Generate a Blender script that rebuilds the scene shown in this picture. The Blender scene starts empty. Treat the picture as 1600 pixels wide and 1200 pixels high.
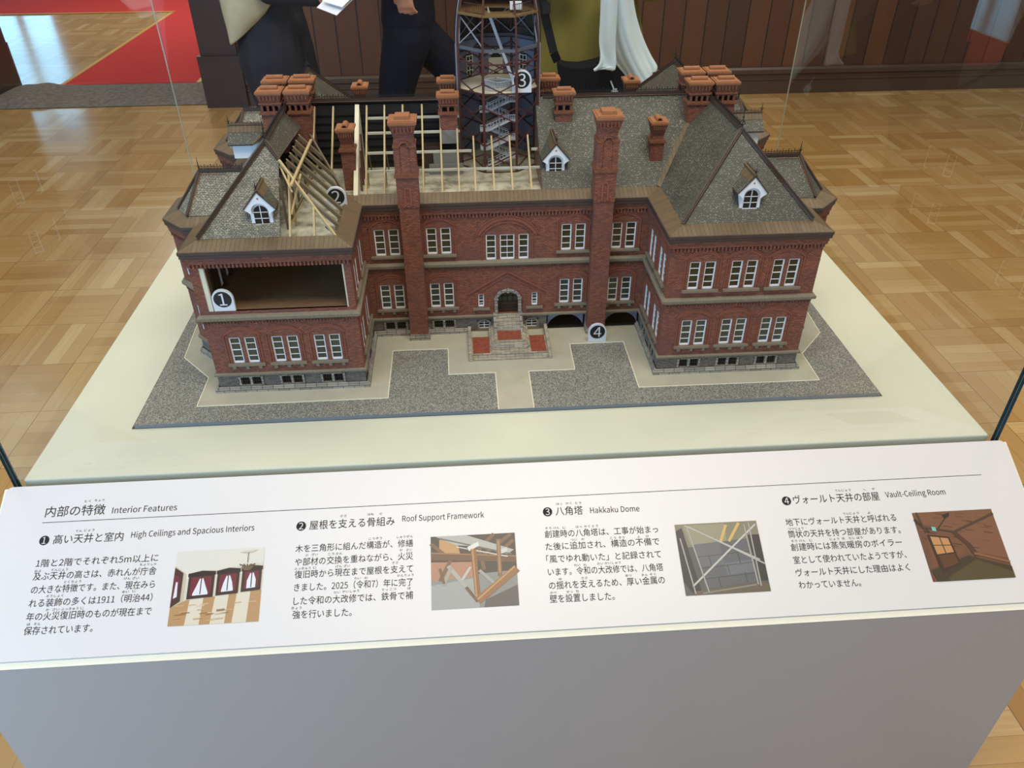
import bpy, math, random
from mathutils import Vector, Matrix
random.seed(7)
PI = math.pi
sc = bpy.context.scene
Z0 = 0.72          # height of the slab top above the floor

# ------------------------------------------------------------ camera
cd = bpy.data.cameras.new('camera'); cam = bpy.data.objects.new('camera', cd)
sc.collection.objects.link(cam); sc.camera = cam
cd.sensor_width = 36.0; cd.lens = 1217.330 / 1600 * 36.0; cd.clip_start = 0.02; cd.clip_end = 60
_R = [[0.9977615, -0.0667459, -0.0041278], [0.0420282, 0.577859, 0.8150538], [0.0520162, 0.8134027, -0.5793706]]
_m = Matrix(((_R[0][0], _R[1][0], -_R[2][0], -0.08768),
             (_R[0][1], _R[1][1], -_R[2][1], -1.09915),
             (_R[0][2], _R[1][2], -_R[2][2], 0.95 + Z0), (0, 0, 0, 1)))
cam.matrix_world = _m

# ------------------------------------------------------------ light
w = bpy.data.worlds.new('room_air'); sc.world = w; w.use_nodes = True
w.node_tree.nodes['Background'].inputs[0].default_value = (0.80, 0.88, 1.0, 1)
w.node_tree.nodes['Background'].inputs[1].default_value = 0.30
def area(name, loc, tgt, size, energy, col):
    l = bpy.data.lights.new(name, 'AREA'); l.shape = 'RECTANGLE'; l.size, l.size_y = size
    l.energy = energy; l.color = col
    o = bpy.data.objects.new(name, l); sc.collection.objects.link(o); o.location = loc
    o.rotation_euler = (Vector(tgt) - Vector(loc)).to_track_quat('-Z', 'Y').to_euler()
    return o
area('ceiling_or_added_light', (0.2, -0.75, 4.0), (0.1, 0.5, 0.9), (2.4, 1.0), 92, (1.0, 0.91, 0.76))
area('ceiling_or_added_light', (0.0, 1.9, 4.0), (0.0, 1.6, 0.7), (2.0, 1.2), 34, (1.0, 0.90, 0.74))
area('ceiling_or_added_light', (2.8, 2.6, 4.0), (2.8, 2.6, 0), (1.6, 1.6), 60, (1.0, 0.88, 0.68))
area('ceiling_or_added_light', (-2.6, 2.2, 4.0), (-2.6, 2.4, 0), (1.6, 1.6), 50, (1.0, 0.89, 0.72))
area('ceiling_or_added_light', (-3.2, 8.6, 3.3), (-3.2, 8.4, 0), (1.6, 1.6), 100, (1.0, 0.90, 0.76))  # added over the corridor to brighten its carpet; the lamp itself is unseen
area('added_fill', (-2.3, -1.7, 1.0), (-.9, -.29, .30), (1.0, 1.5), 36, (0.32, 0.62, 1.0))  # added blue fill near the plinth's left front; no window stands there
area('added_fill', (-3.6, -2.0, 2.0), (-0.7, -0.2, 0.6), (1.6, 2.2), 62, (0.36, 0.62, 1.0))  # added cool fill from the left, without a window behind it
area('added_fill', (3.4, -2.8, 2.2), (0.7, 0.0, 0.6), (1.2, 2.0), 26, (0.84, 0.86, 1.0))  # added frontal fill from the right, without a window behind it
sc.view_settings.view_transform = 'Standard'; sc.view_settings.look = 'None'
sc.view_settings.gamma = 1; sc.view_settings.use_curve_mapping = False
sc.view_settings.exposure = 0.0
sc.cycles.max_bounces = 10; sc.cycles.transparent_max_bounces = 24

# ------------------------------------------------------------ materials
def s2l(c):
    return tuple(((x/255)/12.92 if x/255 <= .04045 else ((x/255+.055)/1.055)**2.4) for x in c) + (1,)
class NT:
    def __init__(s, name):
        s.m = bpy.data.materials.new(name); s.m.use_nodes = True
        s.t = s.m.node_tree; s.b = s.t.nodes['Principled BSDF']
    def n(s, typ, **kw):
        o = s.t.nodes.new(typ)
        for k, v in kw.items(): setattr(o, k, v)
        return o
    def l(s, a, b): s.t.links.new(a, b)
    def set(s, node, **kw):
        for k, v in kw.items(): node.inputs[k.replace('_', ' ')].default_value = v
    def math(s, op, a, b=None, c=None):
        o = s.n('ShaderNodeMath', operation=op)
        for i, x in enumerate((a, b, c)):
            if x is None: continue
            if isinstance(x, (int, float)): o.inputs[i].default_value = x
            else: s.l(x, o.inputs[i])
        return o.outputs[0]
    def mix(s, f, a, b, mode='MIX'):
        o = s.n('ShaderNodeMix', data_type='RGBA', blend_type=mode)
        for i, x in ((0, f), (6, a), (7, b)):
            if isinstance(x, (int, float)): o.inputs[i].default_value = x
            elif isinstance(x, tuple): o.inputs[i].default_value = x
            else: s.l(x, o.inputs[i])
        return o.outputs[2]
    def obj(s): return s.n('ShaderNodeTexCoord').outputs['Object']
    def noise(s, vec, scale, detail=3, rough=.5):
        o = s.n('ShaderNodeTexNoise'); s.set(o, Scale=scale, Detail=detail, Roughness=rough)
        s.l(vec, o.inputs['Vector']); return o.outputs['Fac']
    def ramp(s, f, stops):
        o = s.n('ShaderNodeValToRGB'); e = o.color_ramp.elements
        while len(e) < len(stops): e.new(.5)
        for x, (p, c) in zip(e, stops): x.position = p; x.color = c
        s.l(f, o.inputs[0]); return o.outputs[0]
    def xyz(s, v):
        o = s.n('ShaderNodeSeparateXYZ'); s.l(v, o.inputs[0]); return o.outputs
    def comb(s, x, y, z=0.0):
        o = s.n('ShaderNodeCombineXYZ')
        for i, q in enumerate((x, y, z)):
            if isinstance(q, (int, float)): o.inputs[i].default_value = q
            else: s.l(q, o.inputs[i])
        return o.outputs[0]
    def wallvec(s, kz=1.0, v0=0.0):
        # (distance along the face, height): works on any upright or sloping face
        p = s.xyz(s.obj()); nrm = s.xyz(s.n('ShaderNodeNewGeometry').outputs['True Normal'])
        h = s.math('SQRT', s.math('ADD', s.math('ADD', s.math('MULTIPLY', nrm[0], nrm[0]), s.math('MULTIPLY', nrm[1], nrm[1])), 1e-6))
        u = s.math('DIVIDE', s.math('SUBTRACT', s.math('MULTIPLY', p[1], nrm[0]), s.math('MULTIPLY', p[0], nrm[1])), h)
        g = s.math('GREATER_THAN', s.math('ABSOLUTE', nrm[2]), .97); ig = s.math('SUBTRACT', 1.0, g)
        return s.comb(s.math('ADD', s.math('MULTIPLY', u, ig), s.math('MULTIPLY', p[0], g)), s.math('ADD', s.math('MULTIPLY', s.math('MULTIPLY_ADD', p[2], kz, v0), ig), s.math('MULTIPLY', p[1], g)))
    def bump(s, hgt, strength=.3, dist=.001):
        o = s.n('ShaderNodeBump'); s.set(o, Strength=strength, Distance=dist)
        s.l(hgt, o.inputs['Height']); s.l(o.outputs[0], s.b.inputs['Normal'])
    def col(s, c):
        if isinstance(c, tuple): s.b.inputs['Base Color'].default_value = c
        else: s.l(c, s.b.inputs['Base Color'])
        return s
    def fin(s, rough=.6, metal=0.0, spec=.5):
        s.b.inputs['Roughness'].default_value = rough; s.b.inputs['Metallic'].default_value = metal
        s.b.inputs['Specular IOR Level'].default_value = spec
        return s.m
def plain(name, rgb, rough=.6, metal=0.0, var=.06, scale=60, spec=.5):
    t = NT(name); c = s2l(rgb)
    f = t.noise(t.obj(), scale, 4)
    t.col(t.mix(f, tuple(x*(1-var*2) for x in c[:3])+(1,), tuple(min(1, x*(1+var*2)) for x in c[:3])+(1,)))
    return t.fin(rough, metal, spec)
def bricks(name, c1, c2, mortar, bw, rh, ms, rough=.75, var=None, kz=1.0, spec=.3, bump=.25, offset=.5):
    t = NT(name); v = t.wallvec(kz)
    b = t.n('ShaderNodeTexBrick', offset=offset); t.l(v, b.inputs['Vector'])
    t.set(b, Color1=s2l(c1), Color2=s2l(c2), Mortar=s2l(mortar), Scale=1.0, Mortar_Size=ms, Brick_Width=bw, Row_Height=rh, Bias=0.0)
    c = b.outputs['Color']
    if var: c = t.mix(t.math('MULTIPLY', t.math('SMOOTH_MIN', t.math('MAXIMUM', t.math('SUBTRACT', t.noise(t.obj(), 16, 5, .65), .45), 0), .2, .05), 3.0), c, s2l(var))
    t.col(c); t.bump(t.math('SUBTRACT', 1.0, b.outputs['Fac']), bump, .0006)
    return t.fin(rough, 0, spec)
M = {}
M['brick'] = bricks('red_brick', (172, 102, 76), (124, 70, 55), (92, 64, 55), .0078, .0029, .0006, var=(112, 74, 70))
M['brick_trim'] = bricks('orange_brick', (150, 92, 64), (124, 74, 54), (96, 66, 54), .0072, .0026, .0004)
M['arch'] = plain('arch_brick', (138, 78, 60), .8, var=.2, scale=400)
M['chim_cap'] = plain('terracotta', (152, 98, 62), .7, var=.2, scale=300)
M['stone'] = bricks('grey_stone', (168, 160, 148), (132, 127, 119), (74, 71, 68), .022, .0075, .0006, rough=.85)
M['rubble'] = bricks('dark_rubble', (138, 128, 118), (104, 97, 92), (74, 70, 66), .007, .0026, .0004, rough=.9)
M['sill'] = plain('sandstone', (128, 117, 98), .8, var=.14, scale=260)
M['step'] = bricks('step_stone', (196, 183, 160), (154, 145, 132), (108, 101, 93), .02, .0055, .0005, rough=.85)
M['gutter'] = plain('gutter_brown', (72, 56, 50), .5, var=.12)
M['cap'] = plain('ridge_copper', (132, 100, 78), .45, var=.16, scale=160)
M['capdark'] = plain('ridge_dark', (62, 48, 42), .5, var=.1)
def _skirt():
    t = NT('seamed_copper'); v = t.wallvec(0.0, .4)
    b = t.n('ShaderNodeTexBrick', offset=0.0); t.l(v, b.inputs['Vector'])
    t.set(b, Color1=s2l((116, 92, 62)), Color2=s2l((94, 74, 50)), Mortar=s2l((48, 36, 28)), Scale=1, Mortar_Size=.0007, Brick_Width=.0085, Row_Height=1.0)
    t.col(t.mix(.5, b.outputs['Color'], t.mix(t.noise(t.obj(), 90, 5), s2l((80, 62, 46)), s2l((116, 96, 70)))))
    t.bump(t.math('SUBTRACT', 1.0, b.outputs['Fac']), .4, .0006); return t.fin(.5)
M['skirt'] = _skirt()
def _slate(name, ca, cb, cm, sparkle, thr, rough):
    t = NT(name); v = t.wallvec(1.35)
    b = t.n('ShaderNodeTexBrick'); t.l(v, b.inputs['Vector'])
    t.set(b, Color1=s2l(ca), Color2=s2l(cb), Mortar=s2l(cm), Scale=1, Mortar_Size=.0005, Brick_Width=.0058, Row_Height=.0034, Bias=.0)
    q = t.xyz(v); 
    cell = t.comb(t.math('FLOOR', t.math('DIVIDE', q[0], .0021)), t.math('FLOOR', t.math('DIVIDE', q[1], .0013)))
    wn = t.n('ShaderNodeTexWhiteNoise', noise_dimensions='2D'); t.l(cell, wn.inputs[0])
    f = t.math('MULTIPLY', t.math('GREATER_THAN', wn.outputs[0], thr), t.math('ADD', .35, t.noise(t.obj(), 24, 3)))
    c = t.mix(t.math('MULTIPLY', f, .6), b.outputs['Color'], s2l(sparkle))  # pale specks: the sparkle of light on the slates, put into the colour
    c = t.mix(t.math('MULTIPLY', t.math('GREATER_THAN', t.noise(t.obj(), 22, 5, .6), .56), .25), c, s2l(cm))
    t.col(c); t.bump(t.math('SUBTRACT', 1.0, b.outputs['Fac']), .5, .0008); return t.fin(rough)
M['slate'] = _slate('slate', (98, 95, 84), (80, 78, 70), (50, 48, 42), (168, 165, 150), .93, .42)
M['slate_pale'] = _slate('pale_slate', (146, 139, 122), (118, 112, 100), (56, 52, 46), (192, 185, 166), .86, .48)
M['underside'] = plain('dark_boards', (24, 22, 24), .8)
M['white'] = plain('white_paint', (236, 238, 242), .5, var=.02)
M['cream'] = plain('cream_plaster', (222, 214, 190), .8, var=.06)
M['greywall'] = plain('grey_plaster', (128, 128, 124), .8, var=.05)
def _pane(name, c):
    t = NT(name); t.col(t.mix(t.noise(t.obj(), 40, 2), s2l(c), s2l(tuple(x*.55 for x in c)))); return t.fin(.12)
M['pane'] = _pane('dark_glass', (70, 64, 44))
M['pane_dark'] = _pane('black_glass', (36, 40, 44))
M['void'] = plain('dark_interior', (14, 12, 14), .9)
M['iron'] = plain('black_iron', (26, 24, 26), .5)
M['timber'] = plain('pale_timber', (186, 164, 120), .6, var=.1, scale=200)
M['timber_dark'] = plain('aged_timber', (108, 96, 78), .8, var=.1, scale=200)
M['steel'] = plain('bright_steel', (214, 212, 200), .35, .25, var=.04)
M['tower_red'] = plain('red_oxide_steel', (84, 44, 40), .5, var=.1)
M['tower_grey'] = plain('light_grey_steel', (150, 154, 166), .45, var=.05)
M['tower_wall'] = plain('slate_blue_board', (120, 126, 144), .7, var=.1)
M['dome_board'] = bricks('dome_boards', (84, 70, 58), (62, 52, 46), (34, 28, 26), .006, .2, .0006)
M['stair_grey'] = plain('stair_grey', (206, 210, 218), .45, var=.03)
M['tower_dim'] = plain('dim_grey_steel', (92, 96, 104), .5, var=.06)
M['olive'] = plain('bronze_trim', (120, 96, 58), .5, var=.15, scale=200)
def _attic():
    t = NT('attic_floor'); f = t.noise(t.obj(), 26, 6, .62)
    t.col(t.ramp(f, [(.35, s2l((128, 122, 106))), (.52, s2l((182, 176, 158))), (.7, s2l((202, 197, 180)))])); return t.fin(.8)
M['attic'] = _attic()
def _roomfloor():
    t = NT('dark_floorboards'); p = t.xyz(t.obj())
    n1 = t.noise(t.comb(t.math('MULTIPLY', p[0], 18), t.math('MULTIPLY', p[1], 260)), 1.0, 5, .7)
    n2 = t.noise(t.obj(), 14, 3)
    t.col(t.mix(n2, t.mix(n1, s2l((58, 45, 37)), s2l((138, 106, 80))), t.mix(n1, s2l((78, 60, 46)), s2l((164, 124, 88))))); return t.fin(.6)
M['room_floor'] = _roomfloor()
def _gravel():
    t = NT('grey_gravel'); v = t.n('ShaderNodeTexVoronoi'); t.set(v, Scale=700.0); t.l(t.obj(), v.inputs['Vector'])
    f = t.n('ShaderNodeTexWhiteNoise'); t.l(v.outputs['Color'], f.inputs[0])
    c = t.ramp(f.outputs[0], [(0, s2l((84, 84, 84))), (.55, s2l((138, 136, 129))), (1, s2l((208, 203, 186)))])
    c = t.mix(t.math('MULTIPLY', t.noise(t.obj(), 9, 4), .4), c, s2l((124, 124, 122)))
    t.col(c); t.bump(v.outputs['Distance'], .8, .0015); return t.fin(.9)
M['gravel'] = _gravel()
M['board_edge'] = plain('board_edge', (112, 122, 134), .5, var=.03)
M['path'] = plain('sand_path', (182, 177, 158), .9, var=.07, scale=30)
M['edging'] = plain('white_edging', (238, 232, 206), .8)
M['paving'] = bricks('herringbone_brick', (176, 88, 62), (140, 62, 46), (120, 80, 66), .0052, .0024, .0003)
M['slab'] = plain('cream_slab', (216, 215, 194), .7, var=.025, scale=6)
M['body'] = plain('white_laminate', (172, 168, 164), .42, var=.01, scale=5)
M['ledge'] = plain('cream_ledge', (228, 222, 200), .6, var=.02)
M['board'] = plain('white_board', (212, 207, 203), .38, var=.01, scale=8)
M['ink'] = plain('black_ink', (26, 23, 25), .8, var=.02)
M['sign_black'] = plain('sign_black', (22, 22, 24), .5, var=.02)
M['acrylic'] = plain('white_acrylic', (222, 224, 230), .35, var=.01)
M['red_star'] = plain('red_star', (190, 40, 40), .5)
def _glass():
    m = bpy.data.materials.new('clear_glass'); m.use_nodes = True; t = m.node_tree
    for n in list(t.nodes): t.nodes.remove(n)
    o = t.nodes.new('ShaderNodeOutputMaterial'); mx = t.nodes.new('ShaderNodeMixShader')
    tr = t.nodes.new('ShaderNodeBsdfTransparent'); gl = t.nodes.new('ShaderNodeBsdfGlossy'); fr = t.nodes.new('ShaderNodeFresnel')
    tr.inputs[0].default_value = (.975, .985, .98, 1); gl.inputs['Roughness'].default_value = 0.0; fr.inputs[0].default_value = 1.45
    mu = t.nodes.new('ShaderNodeMath'); mu.operation = 'MULTIPLY'; mu.inputs[1].default_value = .14
    t.links.new(fr.outputs[0], mu.inputs[0]); t.links.new(mu.outputs[0], mx.inputs[0])
    t.links.new(tr.outputs[0], mx.inputs[1]); t.links.new(gl.outputs[0], mx.inputs[2]); t.links.new(mx.outputs[0], o.inputs[0])
    return m
M['glass'] = _glass()
M['glass_edge'] = plain('glass_edge', (22, 60, 72), .2, var=.05)
M['glass_seam'] = plain('glass_seam', (176, 172, 150), .3, var=.03)
def _parquet():
    t = NT('oak_parquet'); p = t.xyz(t.obj()); S = .305; NB = 5
    a = t.math('DIVIDE', t.math('ADD', p[0], .09), S); b = t.math('DIVIDE', t.math('ADD', p[1], .02), S)
    fa, fb = t.math('FLOOR', a), t.math('FLOOR', b)
    par = t.math('FLOORED_MODULO', t.math('ADD', fa, fb), 2.0)
    la, lb = t.math('SUBTRACT', a, fa), t.math('SUBTRACT', b, fb)
    inv = t.math('SUBTRACT', 1.0, par)
    across = t.math('ADD', t.math('MULTIPLY', la, par), t.math('MULTIPLY', lb, inv))
    along = t.math('ADD', t.math('MULTIPLY', lb, par), t.math('MULTIPLY', la, inv))
    si = t.math('MULTIPLY', across, float(NB)); sf = t.math('FLOOR', si)
    wn = t.n('ShaderNodeTexWhiteNoise', noise_dimensions='3D'); t.l(t.comb(fa, fb, sf), wn.inputs[0])
    wb = t.n('ShaderNodeTexWhiteNoise', noise_dimensions='2D'); t.l(t.comb(fa, fb), wb.inputs[0])
    g = t.noise(t.comb(t.math('MULTIPLY', along, 1.3), t.math('ADD', t.math('MULTIPLY', across, 26), t.math('MULTIPLY', wn.outputs[0], 40))), 1.0, 5, .62)
    base = t.ramp(wn.outputs[0], [(0, s2l((180, 140, 84))), (.35, s2l((198, 160, 102))), (.75, s2l((210, 175, 118))), (1, s2l((230, 202, 148)))])
    c = t.mix(t.math('MULTIPLY', g, .75), base, s2l((164, 122, 68)))
    c = t.mix(t.math('MULTIPLY', wb.outputs[0], .25), c, s2l((160, 112, 58)))
    fr = t.math('SUBTRACT', si, sf)
    e1 = t.math('MINIMUM', fr, t.math('SUBTRACT', 1.0, fr)); e2 = t.math('MINIMUM', t.math('MULTIPLY', la, 5), t.math('MINIMUM', t.math('MULTIPLY', t.math('SUBTRACT', 1.0, la), 5), t.math('MINIMUM', t.math('MULTIPLY', lb, 5), t.math('MULTIPLY', t.math('SUBTRACT', 1.0, lb), 5))))
    gap = t.math('LESS_THAN', e2, .022)
    gap2 = t.math('LESS_THAN', e1, .018)
    c = t.mix(t.math('MULTIPLY', gap2, .35), c, s2l((96, 60, 28)))
    c = t.mix(t.math('MULTIPLY', gap, .6), c, s2l((84, 52, 26)))
    t.col(c); m = t.fin(.16, 0, .5)
    t.l(t.math('ADD', .10, t.math('MULTIPLY', g, .16)), t.b.inputs['Roughness']); return m
M['parquet'] = _parquet()
def _planks():
    t = NT('dark_wood_planks'); p = t.xyz(t.obj()); a = t.math('DIVIDE', p[0], .158); fa = t.math('FLOOR', a)
    wn = t.n('ShaderNodeTexWhiteNoise', noise_dimensions='1D'); t.l(fa, wn.inputs['W'])
    g = t.noise(t.comb(t.math('ADD', t.math('MULTIPLY', p[0], 60), t.math('MULTIPLY', wn.outputs[0], 50)), p[1], t.math('MULTIPLY', p[2], 2.0)), 1.0, 5, .6)
    c = t.mix(wn.outputs[0], s2l((76, 45, 24)), s2l((112, 70, 36)))
    c = t.mix(t.math('MULTIPLY', g, .6), c, s2l((52, 28, 18)))
    fr = t.math('SUBTRACT', a, fa); e = t.math('MINIMUM', fr, t.math('SUBTRACT', 1.0, fr))
    c = t.mix(t.math('LESS_THAN', e, .03), c, s2l((24, 14, 10)))
    t.col(c); return t.fin(.45)
M['planks'] = _planks()
M['darkwood'] = plain('dark_wood', (58, 36, 26), .4, var=.12, scale=14)
M['skirtwood'] = plain('baseboard_wood', (74, 54, 40), .35, var=.1, scale=20)
M['carpet'] = plain('red_carpet', (198, 66, 66), .95, var=.05, scale=40, spec=.1)
M['gold'] = plain('gold_braid', (206, 166, 84), .6)
M['mat_grey'] = plain('grey_felt', (126, 120, 114), .95, var=.32, scale=34, spec=.1)
M['plasterwall'] = plain('pale_wall', (200, 196, 184), .9, var=.02)
M['navy'] = plain('navy_cloth', (20, 22, 34), .85, var=.12, scale=14, spec=.2)
M['black_cloth'] = plain('black_cloth', (22, 22, 28), .8, var=.12, scale=20, spec=.2)
M['charcoal'] = plain('charcoal_cloth', (46, 46, 54), .85, var=.1, scale=14, spec=.2)
M['beige_cloth'] = plain('beige_linen', (186, 178, 150), .9, var=.07, scale=24, spec=.2)
M['olive_cloth'] = plain('olive_cloth', (122, 112, 54), .85, var=.07, scale=14, spec=.2)
M['pale_cloth'] = plain('pale_blue_cloth', (206, 220, 226), .75, var=.04, scale=14, spec=.3)
M['skin'] = plain('skin', (206, 152, 128), .55, var=.05, scale=50)
M['hair'] = plain('dark_hair', (34, 28, 26), .5, var=.2, scale=90)
M['shoe'] = plain('shoe_leather', (40, 36, 36), .4)
M['paper'] = plain('white_paper', (232, 234, 240), .6, var=.03, scale=30)
def _print():
    t = NT('printed_photo'); a = t.n('ShaderNodeAttribute', attribute_name='Col'); dk = t.mix(1.0, a.outputs['Color'], (.74, .74, .74, 1), 'MULTIPLY')
    f = t.noise(t.obj(), 300, 4)
    t.col(t.mix(t.math('MULTIPLY', f, .22), dk, t.mix(.5, dk, s2l((60, 50, 40))))); return t.fin(.4)
M['print'] = _print()
def _sky():
    m = bpy.data.materials.new('daylight_outside'); m.use_nodes = True; t = m.node_tree; b = t.nodes['Principled BSDF']
    b.inputs['Base Color'].default_value = (0, 0, 0, 1); b.inputs['Emission Color'].default_value = (.30, .68, 1.0, 1); b.inputs['Emission Strength'].default_value = 5
    return m
M['daylight'] = _sky()

# ------------------------------------------------------------ mesh helpers
ALL = []
class MB:
    def __init__(s): s.v = []; s.f = []; s.mi = []; s.c = []
    def add(s, vs, fs, mi=0, col=None):
        o = len(s.v); s.v += [tuple(p) for p in vs]
        for f in fs: s.f.append([i+o for i in f]); s.mi.append(mi); s.c.append(col or (1, 1, 1, 1))
        return s
    def box(s, x0, x1, y0, y1, z0, z1, mi=0):
        v = [(x, y, z) for x in (x0, x1) for y in (y0, y1) for z in (z0, z1)]
        return s.add(v, [(0, 1, 3, 2), (4, 6, 7, 5), (0, 4, 5, 1), (2, 3, 7, 6), (0, 2, 6, 4), (1, 5, 7, 3)], mi)
    def hexa(s, lo, hi, mi=0):      # lo, hi: rings of n points
        n = len(lo); v = list(lo)+list(hi)
        return s.add(v, [tuple(range(n))[::-1], tuple(range(n, 2*n))]+[(i, (i+1) % n, n+(i+1) % n, n+i) for i in range(n)], mi)
    def slab(s, poly, vec, mi=0, mi2=None):   # thick polygon: poly is the top face, vec the offset of the under face
        n = len(poly); lo = [tuple(Vector(p)+Vector(vec)) for p in poly]; o = len(s.v)
        s.v += [tuple(p) for p in poly]+lo
        nr = Vector((0, 0, 0))
        for i in range(n): nr += Vector(poly[i]).cross(Vector(poly[(i+1) % n]))
        rev = nr.dot(Vector(vec)) > 0
        top = list(range(o, o+n)); bot = list(range(o+n, o+2*n))
        s.f.append(top[::-1] if rev else top); s.mi.append(mi)
        m2 = mi if mi2 is None else mi2
        s.f.append(bot if rev else bot[::-1]); s.mi.append(m2)
        for i in range(n):
            q = [top[i], bot[i], bot[(i+1) % n], top[(i+1) % n]]
            s.f.append(q[::-1] if rev else q); s.mi.append(m2)
        s.c += [(1, 1, 1, 1)]*(n+2); return s
    def bar(s, p, q, w, h, up=(0, 0, 1), mi=0):
        p, q = Vector(p), Vector(q); d = (q-p).normalized(); u = Vector(up)
        r = d.cross(u)
        if r.length < 1e-5: r = d.cross(Vector((1, 0, 0)))
        r.normalize(); u = r.cross(d)
        ring = lambda c: [c-r*w/2-u*h/2, c+r*w/2-u*h/2, c+r*w/2+u*h/2, c-r*w/2+u*h/2]
        return s.hexa(ring(p), ring(q), mi)
    def tube(s, pts, rad, n=8, mi=0, cap=True):
        pts = [Vector(p) for p in pts]; o = len(s.v); N = len(pts)
        rads = rad if isinstance(rad, (list, tuple)) else [rad]*N
        pr = None
        for i, p in enumerate(pts):
            d = ((pts[min(i+1, N-1)]-pts[max(i-1, 0)])).normalized()
            if pr is None:
                a = Vector((0, 0, 1)) if abs(d.z) < .9 else Vector((1, 0, 0)); pr = d.cross(a).normalized()
            pr = (pr-d*pr.dot(d)).normalized(); b = d.cross(pr)
            for k in range(n):
                t = 2*PI*k/n; s.v.append(tuple(p+(pr*math.cos(t)+b*math.sin(t))*rads[i]))
        for i in range(N-1):
            for k in range(n):
                s.f.append([o+i*n+k, o+i*n+(k+1) % n, o+(i+1)*n+(k+1) % n, o+(i+1)*n+k]); s.mi.append(mi); s.c.append((1, 1, 1, 1))
        if cap:
            s.f.append([o+k for k in range(n)][::-1]); s.f.append([o+(N-1)*n+k for k in range(n)]); s.mi += [mi, mi]; s.c += [(1, 1, 1, 1)]*2
        return s
    def lathe(s, cx, cy, prof, n=16, ph=0.0, mi=0):
        o = len(s.v)
        for r, z in prof:
            for k in range(n):
                t = 2*PI*k/n+ph; s.v.append((cx+r*math.cos(t), cy+r*math.sin(t), z))
        m = len(prof)
        for i in range(m-1):
            for k in range(n):
                s.f.append([o+i*n+k, o+i*n+(k+1) % n, o+(i+1)*n+(k+1) % n, o+(i+1)*n+k]); s.mi.append(mi); s.c.append((1, 1, 1, 1))
        s.f.append([o+k for k in range(n)][::-1]); s.f.append([o+(m-1)*n+k for k in range(n)]); s.mi += [mi, mi]; s.c += [(1, 1, 1, 1)]*2
        return s
    def frus(s, cx, cy, hx0, hy0, z0, hx1, hy1, z1, mi=0):
        r = lambda hx, hy, z: [(cx-hx, cy-hy, z), (cx+hx, cy-hy, z), (cx+hx, cy+hy, z), (cx-hx, cy+hy, z)]
        return s.hexa(r(hx0, hy0, z0), r(hx1, hy1, z1), mi)
    def build(s, name, mats, parent=None, label=None, smooth=False, colors=False):
        if not isinstance(mats, (list, tuple)): mats = [mats]
        me = bpy.data.meshes.new(name)
        off = ROOT.get(parent.name, (0, 0, -Z0)) if parent else (0, 0, -Z0)
        me.from_pydata([(x-off[0], y-off[1], z-off[2]) for x, y, z in s.v], [], s.f)
        for m in mats: me.materials.append(m)
        me.polygons.foreach_set('material_index', s.mi)
        if smooth: me.polygons.foreach_set('use_smooth', [True]*len(s.f))
        if colors:
            a = me.attributes.new('Col', 'FLOAT_COLOR', 'FACE')
            for i, c in enumerate(s.c): a.data[i].color = c
        me.update(); o = bpy.data.objects.new(name, me); sc.collection.objects.link(o)
        if parent: o.parent = parent; ROOT[o.name] = off
        if label: o['label'] = label
        return o
ROOT = {}      # where each thing's own origin sits, in model coordinates
def thing(name, loc, label, cat, group=None):
    o = bpy.data.objects.new(name, None); sc.collection.objects.link(o); o.empty_display_size = .05
    o.location = (loc[0], loc[1], loc[2]+Z0); ROOT[o.name] = loc
    o['label'] = label; o['category'] = cat
    if group: o['group'] = group
    return o
def tag(o, label, cat, group=None):
    o['label'] = label; o['category'] = cat
    if group: o['group'] = group
    return o
def struct(o): o['kind'] = 'structure'; return o
class Fr:
    """a wall face: a = along, z = up, o = out of the wall"""
    def __init__(s, O, u, n): s.O, s.u, s.n = Vector(O), Vector(u), Vector(n)
    def p(s, a, z, o=0.0):
        q = s.O+s.u*a+s.n*o; return (q.x, q.y, z)
    def box(s, mb, a0, a1, z0, z1, o0, o1, mi=0):
        return mb.hexa([s.p(a0, z0, o0), s.p(a1, z0, o0), s.p(a1, z0, o1), s.p(a0, z0, o1)], [s.p(a0, z1, o0), s.p(a1, z1, o0), s.p(a1, z1, o1), s.p(a0, z1, o1)], mi)
    def wall(s, mb, a0, a1, z0, z1, holes, depth=.006, mi=0, mr=None):
        mr = mi if mr is None else mr
        A = sorted({a0, a1, *[h[0] for h in holes], *[h[1] for h in holes]}); Zs = sorted({z0, z1, *[h[2] for h in holes], *[h[3] for h in holes]})
        A = [a for a in A if a0-1e-9 <= a <= a1+1e-9]; Zs = [z for z in Zs if z0-1e-9 <= z <= z1+1e-9]
        for i in range(len(A)-1):
            for j in range(len(Zs)-1):
                ca, cz = (A[i]+A[i+1])/2, (Zs[j]+Zs[j+1])/2
                if any(h[0] < ca < h[1] and h[2] < cz < h[3] for h in holes): continue
                mb.add([s.p(A[i], Zs[j]), s.p(A[i+1], Zs[j]), s.p(A[i+1], Zs[j+1]), s.p(A[i], Zs[j+1])], [(0, 1, 2, 3)], mi)
        for h in holes:
            c = [(h[0], h[2]), (h[1], h[2]), (h[1], h[3]), (h[0], h[3])]
            for k in range(4):
                p, q = c[k], c[(k+1) % 4]
                mb.add([s.p(*p), s.p(*p, -depth), s.p(*q, -depth), s.p(*q)], [(0, 1, 2, 3)], mr)
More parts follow.
